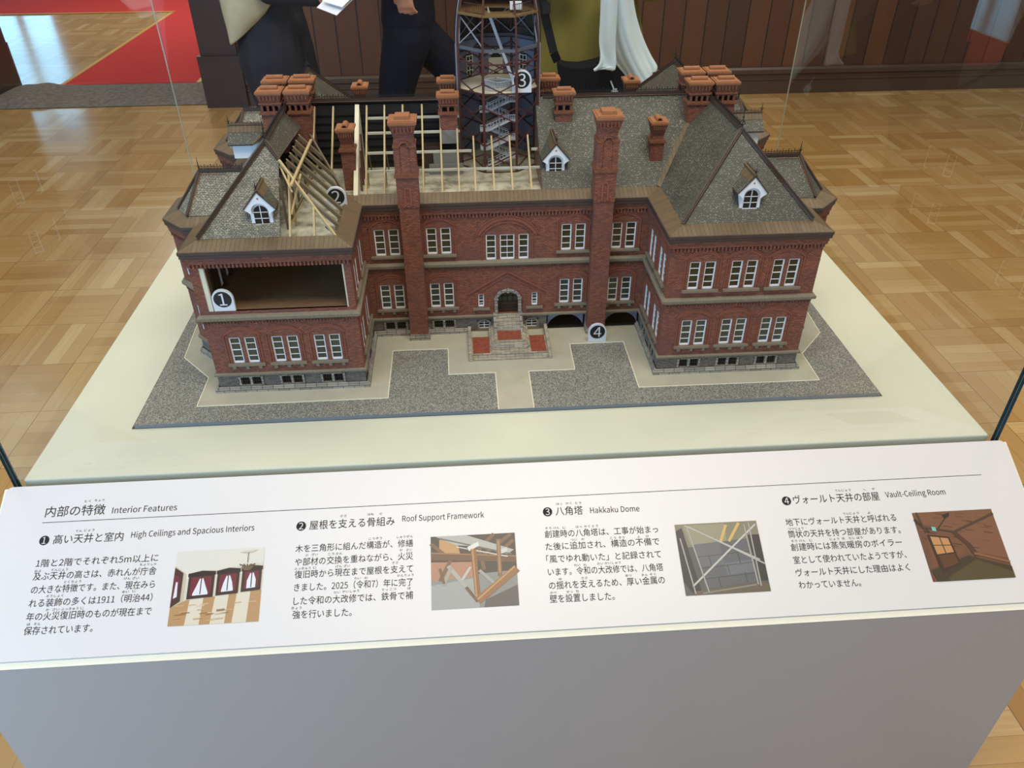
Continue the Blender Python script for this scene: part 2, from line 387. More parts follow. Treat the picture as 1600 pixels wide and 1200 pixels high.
def offset(poly, d, closed=True):
    """shift an outline (counter-clockwise from above) outwards by d, mitred"""
    n = len(poly); out = []
    for i in range(n):
        p = Vector(poly[i]); ns = []
        if closed or i > 0: e = (p-Vector(poly[i-1])).normalized(); ns.append(Vector((e.y, -e.x)))
        if closed or i < n-1: e = (Vector(poly[(i+1) % n])-p).normalized(); ns.append(Vector((e.y, -e.x)))
        m = sum(ns, Vector((0, 0))); m.normalize(); q = p+m*(d/max(.2, m.dot(ns[0]))); out.append((q.x, q.y))
    return out
def sweep(mb, poly, prof, closed=True, mi=0):
    """run a profile [(offset, z), ...] along an outline"""
    rings = [[(x, y, z) for x, y in offset(poly, d, closed)] for d, z in prof]
    n = len(poly); o = len(mb.v)
    for r in rings: mb.v += r
    for j in range(len(prof)-1):
        for i in range(n if closed else n-1):
            k = (i+1) % n
            mb.f.append([o+j*n+i, o+j*n+k, o+(j+1)*n+k, o+(j+1)*n+i]); mb.mi.append(mi); mb.c.append((1, 1, 1, 1))
    return mb
_tx = {}
try:        # the plain sans lettering that ships with Blender
    import os
    FONT = bpy.data.fonts.load(os.path.join(bpy.utils.resource_path('LOCAL'), 'datafiles', 'fonts', 'Noto Sans CJK Regular.woff2'))
except Exception:
    FONT = None
def text_shape(s):
    """outline of a piece of lettering as (verts, faces), cached"""
    if s in _tx: return _tx[s]
    c = bpy.data.curves.new('lettering', 'FONT'); c.body = s; c.size = 1.0
    if FONT: c.font = FONT
    c.resolution_u = 3
    o = bpy.data.objects.new('lettering', c); sc.collection.objects.link(o)
    dg = bpy.context.evaluated_depsgraph_get(); e = o.evaluated_get(dg); me = e.to_mesh()
    vs = [(v.co.x, v.co.y) for v in me.vertices]; fs = [tuple(p.vertices) for p in me.polygons]
    if s != '国':
        g = text_shape('国')[0]; k = .93/(max(v[0] for v in g)-min(v[0] for v in g)); vs = [(x*k, y*k) for x, y in vs]
    e.to_mesh_clear(); bpy.data.objects.remove(o); bpy.data.curves.remove(c)
    _tx[s] = (vs, fs); return _tx[s]

# ------------------------------------------------------------ the room
F0 = -Z0
struct(MB().add([(-9, -4, F0), (9, -4, F0), (9, 12, F0), (-9, 12, F0)], [(0, 1, 2, 3)]).build('floor', M['parquet']))
WY = 4.99
def wallpart(x0, x1, z0, z1, name): return struct(MB().box(x0, x1, WY, WY+.66, z0, z1).build(name, M['planks']))
wallpart(-1.72, 8, F0, 3.4, 'wall_back'); wallpart(-9, -3.72, F0, 3.4, 'wall_back_left'); wallpart(-3.72, -1.72, 1.7, 3.4, 'wall_back_top')
def base_profile(x0, x1, name):
    m = MB(); prof = [(0, .195), (.022, .195), (.034, .180), (.034, .150), (.020, .138), (.020, .122), (.030, .118), (.030, .104), (.022, .096), (.022, 0.0)]
    for (o0, z0_), (o1, z1_) in zip(prof[:-1], prof[1:]):
        m.add([(x0, WY-o0, F0+z0_), (x0, WY-o1, F0+z1_), (x1, WY-o1, F0+z1_), (x1, WY-o0, F0+z0_)], [(0, 1, 2, 3)])
    struct(m.build(name, M['skirtwood']))
base_profile(-1.66, 8, 'baseboard_back'); base_profile(-9, -3.8, 'baseboard_back_left')
# doorway: casings with taller base blocks, and the deep linings
m = MB()
m.box(-1.93, -1.67, WY-.03, WY+.66, F0+.34, 1.75); m.box(-1.95, -1.65, WY-.06, WY+.66, F0, F0+.34); m.box(-1.95, -1.65, WY-.066, WY, F0+.34, F0+.36)
m.box(-3.86, -3.60, WY-.03, WY+.66, F0+.34, 1.75); m.box(-3.88, -3.59, WY-.06, WY+.66, F0, F0+.34)
m.box(-3.86, -1.67, WY-.03, WY+.66, 1.70, 1.95)
struct(m.build('door_1', M['darkwood']))
m = MB(); N = 44
vs, fs = [], []
for j in range(7):
    for i in range(N+1):
        x = -3.60+1.66*i/N; y = WY+.03+.64*j/6; e = min(1, j/1.2, (6-j)/1.2)
        vs.append((x, y, F0+.004+e*(.022+.005*math.sin(i*1.3+j)+.035*math.exp(-((i-6)/5)**2))))
for j in range(6):
    for i in range(N): fs.append((j*(N+1)+i, j*(N+1)+i+1, (j+1)*(N+1)+i+1, (j+1)*(N+1)+i))
tag(m.add(vs, fs).build('threshold_mat', M['mat_grey'], smooth=True), 'grey felt mat lying across the doorway threshold', 'mat')
# the corridor beyond
cp = thing('red_carpet', (-2.75, 7.5, F0), 'red carpet with gold edging on the corridor floor beyond the doorway', 'carpet')
m = MB(); m.slab([(-3.27, 5.66, F0+.008), (-2.22, 5.66, F0+.008), (-2.22, 8.72, F0+.008), (-3.27, 8.72, F0+.008)], (0, 0, -.007))
m.slab([(-8, 8.82, F0+.008), (-2.22, 8.82, F0+.008), (-2.22, 10.4, F0+.008), (-8, 10.4, F0+.008)], (0, 0, -.007)); m.slab([(-3.27, 8.72, F0+.008), (-2.22, 8.72, F0+.008), (-2.22, 8.82, F0+.008), (-3.27, 8.82, F0+.008)], (0, 0, -.007))
m.build('pile', M['carpet'], cp)
m = MB(); m.box(-3.305, -3.27, 5.66, 8.75, F0+.001, F0+.009); m.box(-8, -3.27, 8.785, 8.82, F0+.001, F0+.009); m.box(-2.22, -2.185, 5.66, 10.4, F0+.001, F0+.009)
m.build('gold_edging', M['gold'], cp)
struct(MB().box(-9, 0, 11.8, 12, F0, 3.4).build('wall_corridor', M['plasterwall']))
wn = MB(); x0, x1, z0, z1 = -6.95, -5.95, F0+.25, 1.25
for a in (x0, (x0+x1)/2, x1): wn.box(a-.05, a+.05, 11.72, 11.8, z0, z1)
for a in (z0, (z0+z1)/2, z1): wn.box(x0, x1, 11.72, 11.8, a-.05, a+.05)
wo = struct(wn.build('window_1', M['white']))
struct(MB().box(x0, x1, 11.77, 11.79, z0, z1).build('window_1_pane', M['daylight'], wo))

# ------------------------------------------------------------ display case
PT = math.radians(27); PC, PS = math.cos(PT), math.sin(PT)
def pan(u, v, o=0.0): return (u, -.014-v*PC-o*PS, -.003-v*PS+o*PC)     # a point on the sloping board
dp = thing('display_plinth', (0, .5, F0), 'white display plinth with a cream top carrying the brick building model', 'plinth')
prof = [(-.014, -.050), (-.0145, -.009), pan(0, .313, -.006)[1:], (pan(0, .313, -.006)[1], F0), (1.29, F0), (1.29, -.050)]
m = MB(); m.hexa([(-.928, y, z) for y, z in prof], [(.928, y, z) for y, z in prof]); m.build('body', M['body'], dp)
m = MB(); m.hexa([pan(-.928, .002, -.0055), pan(.928, .002, -.0055), pan(.928, .3125, -.0055), pan(-.928, .3125, -.0055)], [pan(-.928, .002, -.004), pan(.928, .002, -.004), pan(.928, .3125, -.004), pan(-.928, .3125, -.004)])
m.build('ledge', M['ledge'], dp)
sl = MB().box(-.90, .90, 0, 1.27, -.050, 0).build('top_slab', M['slab'], dp, 'cream top slab')
bv = sl.modifiers.new('b', 'BEVEL'); bv.width = .003; bv.segments = 3
gc = thing('glass_case', (0, .64, -.05), 'clear glass case with dark green edges covering the brick building model', 'glass case')
GX, GY0, GY1, GZ0, GZ1, GT = .912, -.012, 1.288, -.049, .93, .008
def pane(x0, x1, y0, y1, z0, z1):
    """a sheet with clear faces and dark edges"""
    d = [x1-x0, y1-y0, z1-z0]; t = d.index(min(d)); m = MB().box(x0, x1, y0, y1, z0, z1)
    for i, ax in enumerate((0, 0, 1, 1, 2, 2)): m.mi[i] = 0 if ax == t else 1
    return m
pane(-GX, GX, GY0, GY0+GT, GZ0, GZ1).build('pane', [M['glass'], M['glass_edge']], gc)
pane(-GX, GX, GY1-GT, GY1-.0024, GZ0, GZ1).build('pane', [M['glass'], M['glass']], gc)
for s in (-1, 1):
    m = pane(min(s*GX, s*(GX-GT)), max(s*GX, s*(GX-GT)), GY0+GT+.0005, GY1-GT-.0005, GZ0, GZ1); m.mi[3] = 0; m.build('pane', [M['glass'], M['glass_edge']], gc)
    MB().box(*sorted((s*(GX+.0005), s*(GX-.0018))), GY1-.0022, GY1+.0004, GZ0, GZ1).build('corner_seam', M['glass_seam'], gc)
pane(-GX, GX, GY0, GY1, GZ1+.0005, GZ1+GT).build('top_pane', [M['glass'], M['glass_edge']], gc)

# ------------------------------------------------------------ information board
ip = thing('information_panel', pan(0, .15), 'white sloping information board with Japanese text and four photographs', 'information board')
def rr(hw, v0, v1, r, o):
    out = []
    for cx, cv, a0 in ((hw-r, v0+r, -90), (hw-r, v1-.001, 0), (-hw+r, v1-.001, 90), (-hw+r, v0+r, 180)):
        if abs(cv-v1) < .01: out.append(pan(hw if cx > 0 else -hw, v1, o)); continue
        for k in range(7):
            t = math.radians(a0+k*15); out.append(pan(cx+r*math.cos(t), cv+r*math.sin(t), o))
    return out
m = MB(); m.hexa(rr(.923, 0, .301, .012, -.0035)[::-1], rr(.923, 0, .301, .012, 0)[::-1]); m.build('board', M['board'], ip)
EM = .0146
def put(mb, s, a, b, em, fit=True):
    """lettering with its left foot at a and right foot at b (board coordinates)"""
    vs, fs = text_shape(s)
    if not vs: return
    x0, x1 = min(v[0] for v in vs), max(v[0] for v in vs); y0 = min(v[1] for v in vs)
    wd = b[0]-a[0]; sx = wd/(x1-x0) if fit else em
    out = []
    for x, y in vs:
        t = (x-x0)/(x1-x0); out.append(pan(a[0]+(x-x0)*sx, a[1]+(b[1]-a[1])*t-(y-y0)*em, .0004))
    mb.add(out, fs)
LINES = [('title', '内部の特徴', (-.845, .0597), (-.7426, .0598)), ('sub', 'Interior Features', (-.7302, .0586), (-.6178, .0585)), ('h1', '高い天井と室内', (-.8214, .1092), (-.7032, .1095)), ('s1', 'High Ceilings and Spacious Interiors', (-.6899, .1082), (-.4788, .1063)), ('p1', '1階と2階でそれぞれ5m以上に', (-.8417, .1483), (-.6375, .149)), ('p1', '及ぶ天井の高さは、赤れんが庁舎', (-.8419, .1708), (-.6376, .1716)), ('p1', 'の大きな特徴です。また、現在みら', (-.8403, .1933), (-.6365, .1943)), ('p1', 'れる装飾の多くは1911（明治44）', (-.839, .216), (-.6375, .2164)), ('p1', '年の火災復旧時のものが現在まで', (-.8383, .2379), (-.6355, .2389)), ('p1', '保存されています。', (-.8374, .2604), (-.7269, .2613)), ('h2', '屋根を支える骨組み', (-.383, .1068), (-.2337, .1064)), ('s2', 'Roof Support Framework', (-.2202, .1037), (-.0751, .1038)), ('p2', '木を三角形に組んだ構造が、修繕', (-.4047, .1465), (-.2014, .1466)), ('p2', 'や部材の交換を重ねながら、火災', (-.404, .1698), (-.2014, .1692)), ('p2', '復旧時から現在まで屋根を支えて', (-.4031, .1915), (-.2015, .1915)), ('p2', 'きました。2025（令和7）年に完了', (-.4025, .2136), (-.2021, .2148)), ('p2', 'した令和の大改修では、鉄骨で補', (-.4021, .2364), (-.2016, .237)), ('p2', '強を行いました。', (-.402, .2587), (-.3041, .2595)), ('h3', '八角塔', (.0532, .1039), (.1024, .1044)), ('s3', 'Hakkaku Dome', (.1158, .1028), (.2049, .1037)), ('p3', '創建時の八角塔は、工事が始まっ', (.0304, .1438), (.2329, .145)), ('p3', 'た後に追加され、構造の不備で', (.0301, .1661), (.232, .1669)), ('p3', '「風でゆれ動いた」と記録されて', (.0297, .1883), (.2316, .1897)), ('p3', 'います。令和の大改修では、八角塔', (.0306, .2107), (.2317, .2128)), ('p3', 'の揺れを支えるため、厚い金属の', (.0304, .234), (.2313, .2349)), ('p3', '壁を設置しました。', (.0302, .2565), (.1409, .2575)), ('h4', 'ヴォールト天井の部屋', (.4884, .1054), (.6491, .1063)), ('s4', 'Vault-Ceiling Room', (.6614, .1049), (.7745, .1049)), ('p4', '地下にヴォールト天井と呼ばれる', (.4651, .1451), (.6683, .1464)), ('p4', '筒状の天井を持つ部屋があります。', (.4647, .167), (.6694, .1692)), ('p4', '創建時には蒸気暖房のボイラー', (.4639, .1907), (.6657, .1918)), ('p4', '室として使われていたようですが、', (.4632, .2135), (.6668, .2139)), ('p4', 'ヴォールト天井にした理由はよく', (.4625, .2359), (.6661, .2366)), ('p4', 'わかっていません。', (.4628, .2566), (.5721, .2581))]
RUBY = [('とく', (-.7758, .0345)), ('ちょう', (-.7558, .0339)), ('てん', (-.7811, .0887)), ('じょう', (-.7634, .0883)), ('およ', (-.8361, .1558)), ('てんじょう', (-.8006, .1557)), ('ちょうしゃ', (-.653, .1544)), ('とくちょう', (-.7746, .1774)), ('げん', (-.6845, .1769)), ('ざい', (-.6703, .1771)), ('そうしょく', (-.7995, .1998)), ('めい', (-.6836, .1993)), ('じ', (-.6697, .1988)), ('か', (-.8065, .2223)), ('さい', (-.7927, .2223)), ('ふっきゅう', (-.7705, .2227)), ('じ', (-.7506, .2227)), ('ほ', (-.8322, .2443)), ('ぞん', (-.8185, .2446)), ('ささ', (-.3243, .0856)), ('ほね', (-.2762, .085)), ('ぐ', (-.2581, .0853)), ('こう', (-.2734, .1299)), ('ぞう', (-.2609, .1296)), ('しゅうぜん', (-.2157, .1293)), ('ぶ', (-.3847, .153)), ('ざい', (-.3707, .1525)), ('こう', (-.3428, .1531)), ('かん', (-.329, .153)), ('か', (-.2221, .1527)), ('さい', (-.2079, .1529)), ('ふっきゅう', (-.3905, .1758)), ('じ', (-.3694, .1755)), ('げん', (-.3287, .1756)), ('ざい', (-.315, .1755)), ('ささ', (-.2323, .1744)), ('れい', (-.296, .1978)), ('わ', (-.2815, .198)), ('かんりょう', (-.2146, .1972)), ('だい', (-.3298, .2199)), ('かいしゅう', (-.3068, .2194)), ('てっ', (-.2493, .2198)), ('こつ', (-.2354, .2193)), ('ほ', (-.2082, .2196)), ('きょう', (-.3963, .2423)), ('はっ', (.0612, .0833)), ('かく', (.0783, .0833)), ('とう', (.0956, .0832)), ('そう', (.0375, .1274)), ('けん', (.0521, .1275)), ('じ', (.0661, .1276)), ('はっ', (.0924, .1275)), ('かく', (.107, .1276)), ('とう', (.1214, .1277)), ('つい', (.0812, .1505)), ('か', (.097, .1504)), ('こう', (.1507, .1511)), ('ぞう', (.1659, .1513)), ('ふ', (.1964, .1514)), ('び', (.212, .1513)), ('れい', (.0824, .1957)), ('わ', (.0961, .1962)), ('だい', (.1228, .1955)), ('かいしゅう', (.1447, .1955)), ('ゆ', (.0509, .2185)), ('ささ', (.0925, .2187)), ('あつ', (.1695, .2186)), ('きん', (.1976, .219)), ('そく', (.2119, .2189)), ('かべ', (.0371, .2407)), ('せっ', (.0647, .2406)), ('ち', (.0782, .2407)), ('てん', (.5755, .0847)), ('じょう', (.5909, .0848)), ('へ', (.6252, .0853)), ('や', (.642, .0852)), ('てん', (.5788, .1292)), ('じょう', (.594, .129)), ('よ', (.6215, .1295)), ('つつじょう', (.4807, .1516)), ('そう', (.4724, .174)), ('けん', (.4875, .1742)), ('じ', (.5027, .1743)), ('じょう', (.5459, .1742)), ('き', (.5621, .1744)), ('だん', (.5774, .1743)), ('ぼう', (.5917, .1744))]
ICONS = [(-.8368, .1015), (-.3974, .0992), (.0389, .096), (.4758, .0982)]
groups = {}
for kind, s, a, b in LINES: groups.setdefault(kind, []).append((s, a, b))
PN = {'title': 'title', 'sub': 'title_translation', 'h': 'heading', 's': 'heading_translation', 'p': 'paragraph'}
EMS = {'title': .0190, 'sub': .0135, 'h': .0160, 's': .0128, 'p': .0131}
for k, ls in groups.items():
    kk = k if k in PN else k[0]
    m = MB()
    for s, a, b in ls: put(m, s, a, b, EMS[kk])
    m.build(PN[kk], M['ink'], ip)
for s, (u, v) in RUBY:
    m = MB()
    wd = .0054*len(s)+(.001 if len(s) > 2 else 0); put(m, s, (u-wd/2, v+.0008), (u+wd/2, v+.0008), .0044); m.build('reading_aid', M['ink'], ip)
m = MB(); m.hexa([pan(-.847, .0690, .0002), pan(.8536, .0664, .0002), pan(.8536, .0672, .0002), pan(-.847, .0698, .0002)], [pan(-.847, .0690, .0005), pan(.8536, .0664, .0005), pan(.8536, .0672, .0005), pan(-.847, .0698, .0005)]); m.build('rule', M['ink'], ip)
for i, (u, v) in enumerate(ICONS):
    m = MB(); m.add([pan(u+.0084*math.cos(t*PI/14), v+.0084*math.sin(t*PI/14), .0004) for t in range(28)], [tuple(range(28))[::-1]])
    d = m.build('number_disc', M['ink'], ip); g = MB()
    vs, fs = text_shape(str(i+1)); cx = (min(p[0] for p in vs)+max(p[0] for p in vs))/2; cy = (min(p[1] for p in vs)+max(p[1] for p in vs))/2
    g.add([pan(u+(x-cx)*.0145, v-(y-cy)*.0145, .0008) for x, y in vs], fs); g.build('numeral', M['board'], d)
# the four printed photographs: flat prints, each drawn as patches of ink
def hx(c): return s2l(tuple(int(c[i:i+2], 16) for i in (0, 2, 4)))
class Print:
    def __init__(s, u0, u1, v0, v1, bg):
        s.r = (u0, u1, v0, v1); s.m = MB(); s.k = 0; s.poly([(0, 0), (1, 0), (1, 1), (0, 1)], bg)
    def poly(s, pts, c):
        u0, u1, v0, v1 = s.r; s.k += 1
        q = [pan(u0+(u1-u0)*x, v0+(v1-v0)*y, .0004+s.k*.00002) for x, y in pts]
        ar = sum(pts[i][0]*pts[(i+1) % len(pts)][1]-pts[(i+1) % len(pts)][0]*pts[i][1] for i in range(len(pts)))
        s.m.add(q, [tuple(range(len(q)))[::-1] if ar > 0 else tuple(range(len(q)))], 0, hx(c))
    def line(s, x0, y0, x1, y1, w, c):
        d = math.hypot(x1-x0, y1-y0); nx, ny = -(y1-y0)/d*w/2, (x1-x0)/d*w/2
        s.poly([(x0+nx, y0+ny), (x1+nx, y1+ny), (x1-nx, y1-ny), (x0-nx, y0-ny)], c)
    def done(s, label): return s.m.build('photograph', M['print'], ip, label, colors=True)
P = Print(-.606, -.4575, .1343, .2595, 'e9e0cc')
P.poly([(0, 0), (1, 0), (1, .2), (.14, .32), (0, .2)], 'f0e9da'); P.poly([(0, .2), (.14, .32), (.14, .68), (0, .78)], 'd8c9ac'); P.poly([(.14, .32), (1, .27), (1, .33), (.14, .38)], 'f6f0e2')
P.poly([(0, .76), (.16, .67), (1, .58), (1, 1), (0, 1)], 'c79a66')
for x in (.28, .56, .80): P.poly([(x-.07, .68-x*.1), (x+.08, .67-x*.1), (x+.06, 1), (x-.10, 1)], 'efe2c8')
for k in range(26):
    x, y = random.random()*.9, .72+random.random()*.25; P.line(x, y, x+.09, y-.008, .012, random.choice(['a9773f', 'd9b384', 'e6cba0']))
P.poly([(0, .22), (.10, .30), (.10, .68), (0, .76)], '4a2a22'); P.poly([(.01, .32), (.07, .36), (.06, .62), (.01, .66)], '7d2630'); P.poly([(.03, .42), (.05, .42), (.06, .62), (.02, .64)], 'f4f2f2')
for x0, x1, y0, y1 in ((.17, .46, .33, .66), (.49, .74, .31, .63), (.77, .99, .29, .60)):
    P.poly([(x0, y0), (x1, y0-.02), (x1, y1-.02), (x0, y1)], '3e241c'); P.poly([(x0-.01, y0-.015), ((x0+x1)/2, y0-.05), (x1+.01, y0-.035), (x1+.01, y0+.015), (x0-.01, y0+.03)], '2c1812')
    P.poly([(x0+.03, y0+.04), (x1-.03, y0+.03), (x1-.03, y1-.06), (x0+.03, y1-.04)], '7a2430')
    xm = (x0+x1)/2; P.poly([(xm-.02, y0+.06), (xm+.02, y0+.055), (xm+.05, y0+.15), (x1-.06, y1-.08), (x1-.06, y1-.055), (x0+.06, y1-.045), (x0+.06, y1-.07), (xm-.05, y0+.16)], 'f6f6fa'); P.line(xm, y0+.05, xm, y1-.06, .012, '4a2c24')
P.line(.82, .04, .82, .2, .008, '5a4632'); P.poly([(.72, .05), (.93, .03), (.86, .06), (.78, .065)], 'd9cfb8')
for k in range(5): P.line(.82, .27, .73+k*.045, .22, .014, '6a5238')
P.poly([(.75, .26), (.90, .25), (.85, .31), (.79, .31)], '7c6244')
P.done('print of a bright hall with red curtains')
P = Print(-.1705, -.0225, .131, .2575, '3a2a1c')
P.poly([(0, .58), (1, .52), (1, 1), (0, 1)], '8d8c86'); P.poly([(.0, .68), (.5, .60), (.55, 1), (0, 1)], 'a9a8a2'); P.poly([(.62, .9), (1, .72), (1, 1), (.6, 1)], '5c5650')
P.poly([(0, .36), (.5, .38), (.5, .58), (0, .62)], 'b98362'); P.poly([(.1, .05), (.3, .02), (.35, .3), (.1, .3)], 'c9975a')
for a in ((.0, .1, .25, .35), (.25, .3, .1, .62), (.6, .3, .95, .02), (.5, .28, .75, .0), (.72, .35, .98, .1), (.55, .1, .62, .5)): P.line(*a, .045, '7a5630')
P.poly([(0, .22), (.5, .27), (1, .32), (1, .42), (.5, .37), (0, .33)], '6c4522'); P.line(0, .23, 1, .33, .015, 'a8763f')
P.poly([(.05, 0), (.42, 0), (.98, .24), (.9, .3), (.5, .16), (.3, .14)], 'b9b7ae'); P.line(.1, .03, .95, .30, .02, '6a6862'); P.line(.3, .16, .9, .33, .014, 'dcdad0')
P.poly([(.43, .17), (.56, .1), (.57, .16), (.45, .23)], 'ece8da'); P.poly([(.78, .24), (.9, .2), (.9, .26), (.8, .3)], 'd8d4c6')
P.line(.80, .08, .80, .6, .05, '8a6238'); P.line(.80, .1, .80, .55, .02, 'b0834c')
P.line(.5, .2, .535, .92, .065, '8e5c28'); P.line(.49, .2, .52, .9, .02, 'c08a48')
P.line(.2, .42, .52, .9, .05, 'b2b0a4'); P.line(.40, .72, .53, .92, .04, '6e4a2c'); P.line(.24, .44, .14, .68, .04, 'a9a394'); P.line(.1, .45, .15, .66, .03, '6f5130')
P.line(.53, .91, 1.0, .50, .10, '9a6630'); P.line(.53, .89, .98, .47, .02, 'cb9550'); P.line(.56, .5, .72, .68, .04, 'a8a69a'); P.line(.46, .45, .36, .62, .03, 'c8c4b4')
P.done('print of timber roof trusses above a grey floor')
P = Print(.2635, .412, .132, .2578, '55554f')
P.poly([(.0, 0), (1, 0), (1, .3), (0, .34)], '8a8468'); P.poly([(.1, .02), (.6, .02), (.6, .28), (.15, .3)], '9d977a')
P.poly([(.0, .1), (.08, .05), (.2, 1), (.1, 1), (0, .8)], '2a2824')
P.poly([(.18, .30), (.86, .25), (.88, .86), (.24, .92)], '5f6063')
P.poly([(.18, .30), (.5, .28), (.52, .6), (.22, .62)], '6a6b6f'); P.poly([(.52, .58), (.87, .55), (.88, .72), (.53, .75)], '707175')
for y in (.46, .62, .77): P.line(.2, y+.02, .87, y-.03, .008, '3a3a3c')
for x, y in ((.35, .47), (.55, .6), (.7, .46), (.42, .78), (.74, .72)): P.line(x, y, x+.01, y+.14, .008, '3c3c3e')
P.poly([(.86, .2), (1, .2), (1, .85), (.9, .85)], '2e2a24'); P.poly([(.1, .95), (.9, .86), (1, .9), (1, 1), (.1, 1)], '6b5a44')
for a in ((.62, .04, .52, .28), (.78, .02, .62, .28)): P.line(*a, .035, 'e0b865')
for a in ((.16, .04, 1, .62), (.12, .02, .95, .56)): P.line(*a, .018, 'c2c0b4')
for a in ((.1, .88, .98, .05),): P.line(*a, .022, 'd0cec2')
for a in ((.14, .03, .28, .98), (.9, .02, .9, .92), (.84, .05, .87, .9), (.04, .2, .12, .98)): P.line(*a, .016, 'b0aea4')
P.line(.2, .98, .85, .9, .02, '8f8b80')
P.done('print of grey steel wall panels behind scaffold poles')
P = Print(.700, .8487, .133, .258, '7a5138')
P.poly([(0, 0), (1, 0), (1, .04), (.5, .32), (.1, .25)], '8a5e40'); P.poly([(.45, .3), (1, .06), (1, .72), (.55, .6)], '8d5f42'); P.poly([(.1, .25), (.48, .32), (.52, .62), (.05, .8)], '83573c')
for k in range(34):
    x, y = random.random()*.85, random.random()*.55; P.line(x, y, x+.1, y+.02, .008, random.choice(['6c452f', '9c6e4e', '7f563c', '5f3d2a']))
P.line(.42, .32, 1, .07, .03, '57462f'); P.line(.08, .22, .48, .32, .025, '54432e'); P.poly([(.48, .33), (.6, .5), (.66, .66), (.6, .68), (.52, .48), (.42, .34)], '5d3f2b')
P.poly([(.02, .84), (.52, .66), (1, .84), (1, 1), (.06, 1)], '4e4028'); P.poly([(.2, .95), (.6, .72), (1, .92), (1, 1), (.2, 1)], '62522f'); P.line(.6, .63, 1, .78, .03, '9a6a44')
P.poly([(.10, .33), (.36, .38), (.40, .78), (.14, .88)], '4a3220'); P.poly([(.13, .36), (.34, .40), (.36, .60), (.15, .62)], 'd59a62')
P.line(.24, .36, .26, .62, .012, '4a3220'); P.line(.14, .49, .36, .5, .012, '4a3220'); P.poly([(.16, .64), (.36, .62), (.38, .76), (.18, .82)], '6b4529')
P.line(0, .1, .14, .3, .03, '4a3a28'); P.line(.05, .0, .1, .3, .02, '5a4632'); P.poly([(.18, .22), (.23, .23), (.23, .29), (.18, .28)], '8fd0c4'); P.line(.26, .25, .45, .03, .012, '3f3020'); P.poly([(.36, .06), (.46, .02), (.44, .08), (.38, .1)], '3a3026')
P.done('print of a vaulted brick cellar room')

# ------------------------------------------------------------ numbered markers
def marker(n, x, y, z, label, tilt=0.0):
    t = thing('number_sign', (x, y, z), label, 'sign', 'arched number signs on the building model')
    R, H = .0202, .0455; hc = H-R
    def ring(r, y_, full=False):
        if full: return [(x+r*math.cos(k*PI/16), y_, z+hc+r*math.sin(k*PI/16)) for k in range(32)]
        return [(x-r, y_, z), (x+r, y_, z)]+[(x+r*math.cos(k*PI/16), y_, z+hc+r*math.sin(k*PI/16)) for k in range(17)]
    m = MB(); m.hexa(ring(R, y+.006), ring(R, y)); m.build('plate', M['acrylic'], t)
    m = MB(); m.add(ring(R*.84, y-.0003, True), [tuple(range(32))]); d = m.build('disc', M['sign_black'], t)
    vs, fs = text_shape(str(n)); cx = (min(p[0] for p in vs)+max(p[0] for p in vs))/2; cy = (min(p[1] for p in vs)+max(p[1] for p in vs))/2
    m = MB(); k = .031; m.add([(x+(a-cx)*k, y-.0006, z+hc+(b-cy)*k) for a, b in vs], fs); m.build('numeral', M['acrylic'], d)
marker(1, -.5550, .241, .1965, 'white arched sign reading 1 in the open room of the left wing')
marker(2, -.3425, .410, .3275, 'white arched sign reading 2 on the attic floor under the rafters')
marker(3, .0445, .592, .4985, 'white arched sign reading 3 on the landing of the octagonal tower')
marker(4, .1985, .372, .0097, 'white arched sign reading 4 at the foot of the right tall chimney')

# ============================================================ the building model
G = .009
bm = thing('building_model', (0, .65, 0), 'scale model of a red brick government building with its left roof cut open', 'architectural model')
RG, FT = .476, .337                 # wing ridge height, foot of the slates
YC, CRG = .653, .472                # middle of the building, central ridge
WX0, WX1, WY0, WY1, CY0, CY1 = .305, .603, .240, 1.066, .437, .869
BX1, BX2 = .632, .675
def bay(c, h=.092, h2=.049): return [(WX1, c-h), (BX1, c-h), (BX2, c-h2), (BX2, c+h2), (BX1, c+h), (WX1, c+h)]
BC0, BC1 = .445, .861
right = [(WX0, CY0), (WX0, WY0), (WX1, WY0)]+bay(BC0)+bay(BC1)+[(WX1, WY1), (WX0, WY1), (WX0, CY1)]
mir = lambda P: [(-x, y) for x, y in reversed(P)]
OUT = right+mir(right)              # whole outline, counter-clockwise, starting at the inner corner of the right wing
# --- ground
m = MB().box(-.7463, .7463, .1366, 1.17, .0002, G, 1); m.mi[5-0] = 1
m.mi = [1, 1, 1, 1, 1, 1]; m.f[5] = m.f[5]
for i, f in enumerate(m.f):
    if all(abs(m.v[k][2]-G) < 1e-6 for k in f): m.mi[i] = 0
m.build('base_board', [M['gravel'], M['board_edge']], bm, 'grey gravel base board')
MB().box(-.7525, .7525, .1362, 1.176, .0001, .0012).build('shadow_gap_strip', M['capdark'], bm)  # dark sheet whose colour stands in for the shaded gap round the board
rp = [(.0355, .1368), (.0355, .2655), (.1345, .2655), (.136, .3665), (.258, .367), (.258, .1905), (.6395, .189), (.6405, .290), (.7134, .373), (.7216, .5055), (.7216, .80), (.7134, .933), (.6405, 1.02), (.6395, 1.12)]
pp = rp+mir(rp)
m = MB(); m.slab([(x, y, G+.0006) for x, y in pp], (0, 0, -.0006)); m.build('path', M['path'], bm, 'sand-coloured path')
m = MB(); wd = .0011
for P in (rp, mir(rp)):
    m = MB()
    for a, b in zip(P[:-1], P[1:]): m.bar((a[0], a[1], G+.0007), (b[0], b[1], G+.0007), wd*1.6, .0012)
    m.build('path_edging', M['edging'], bm)

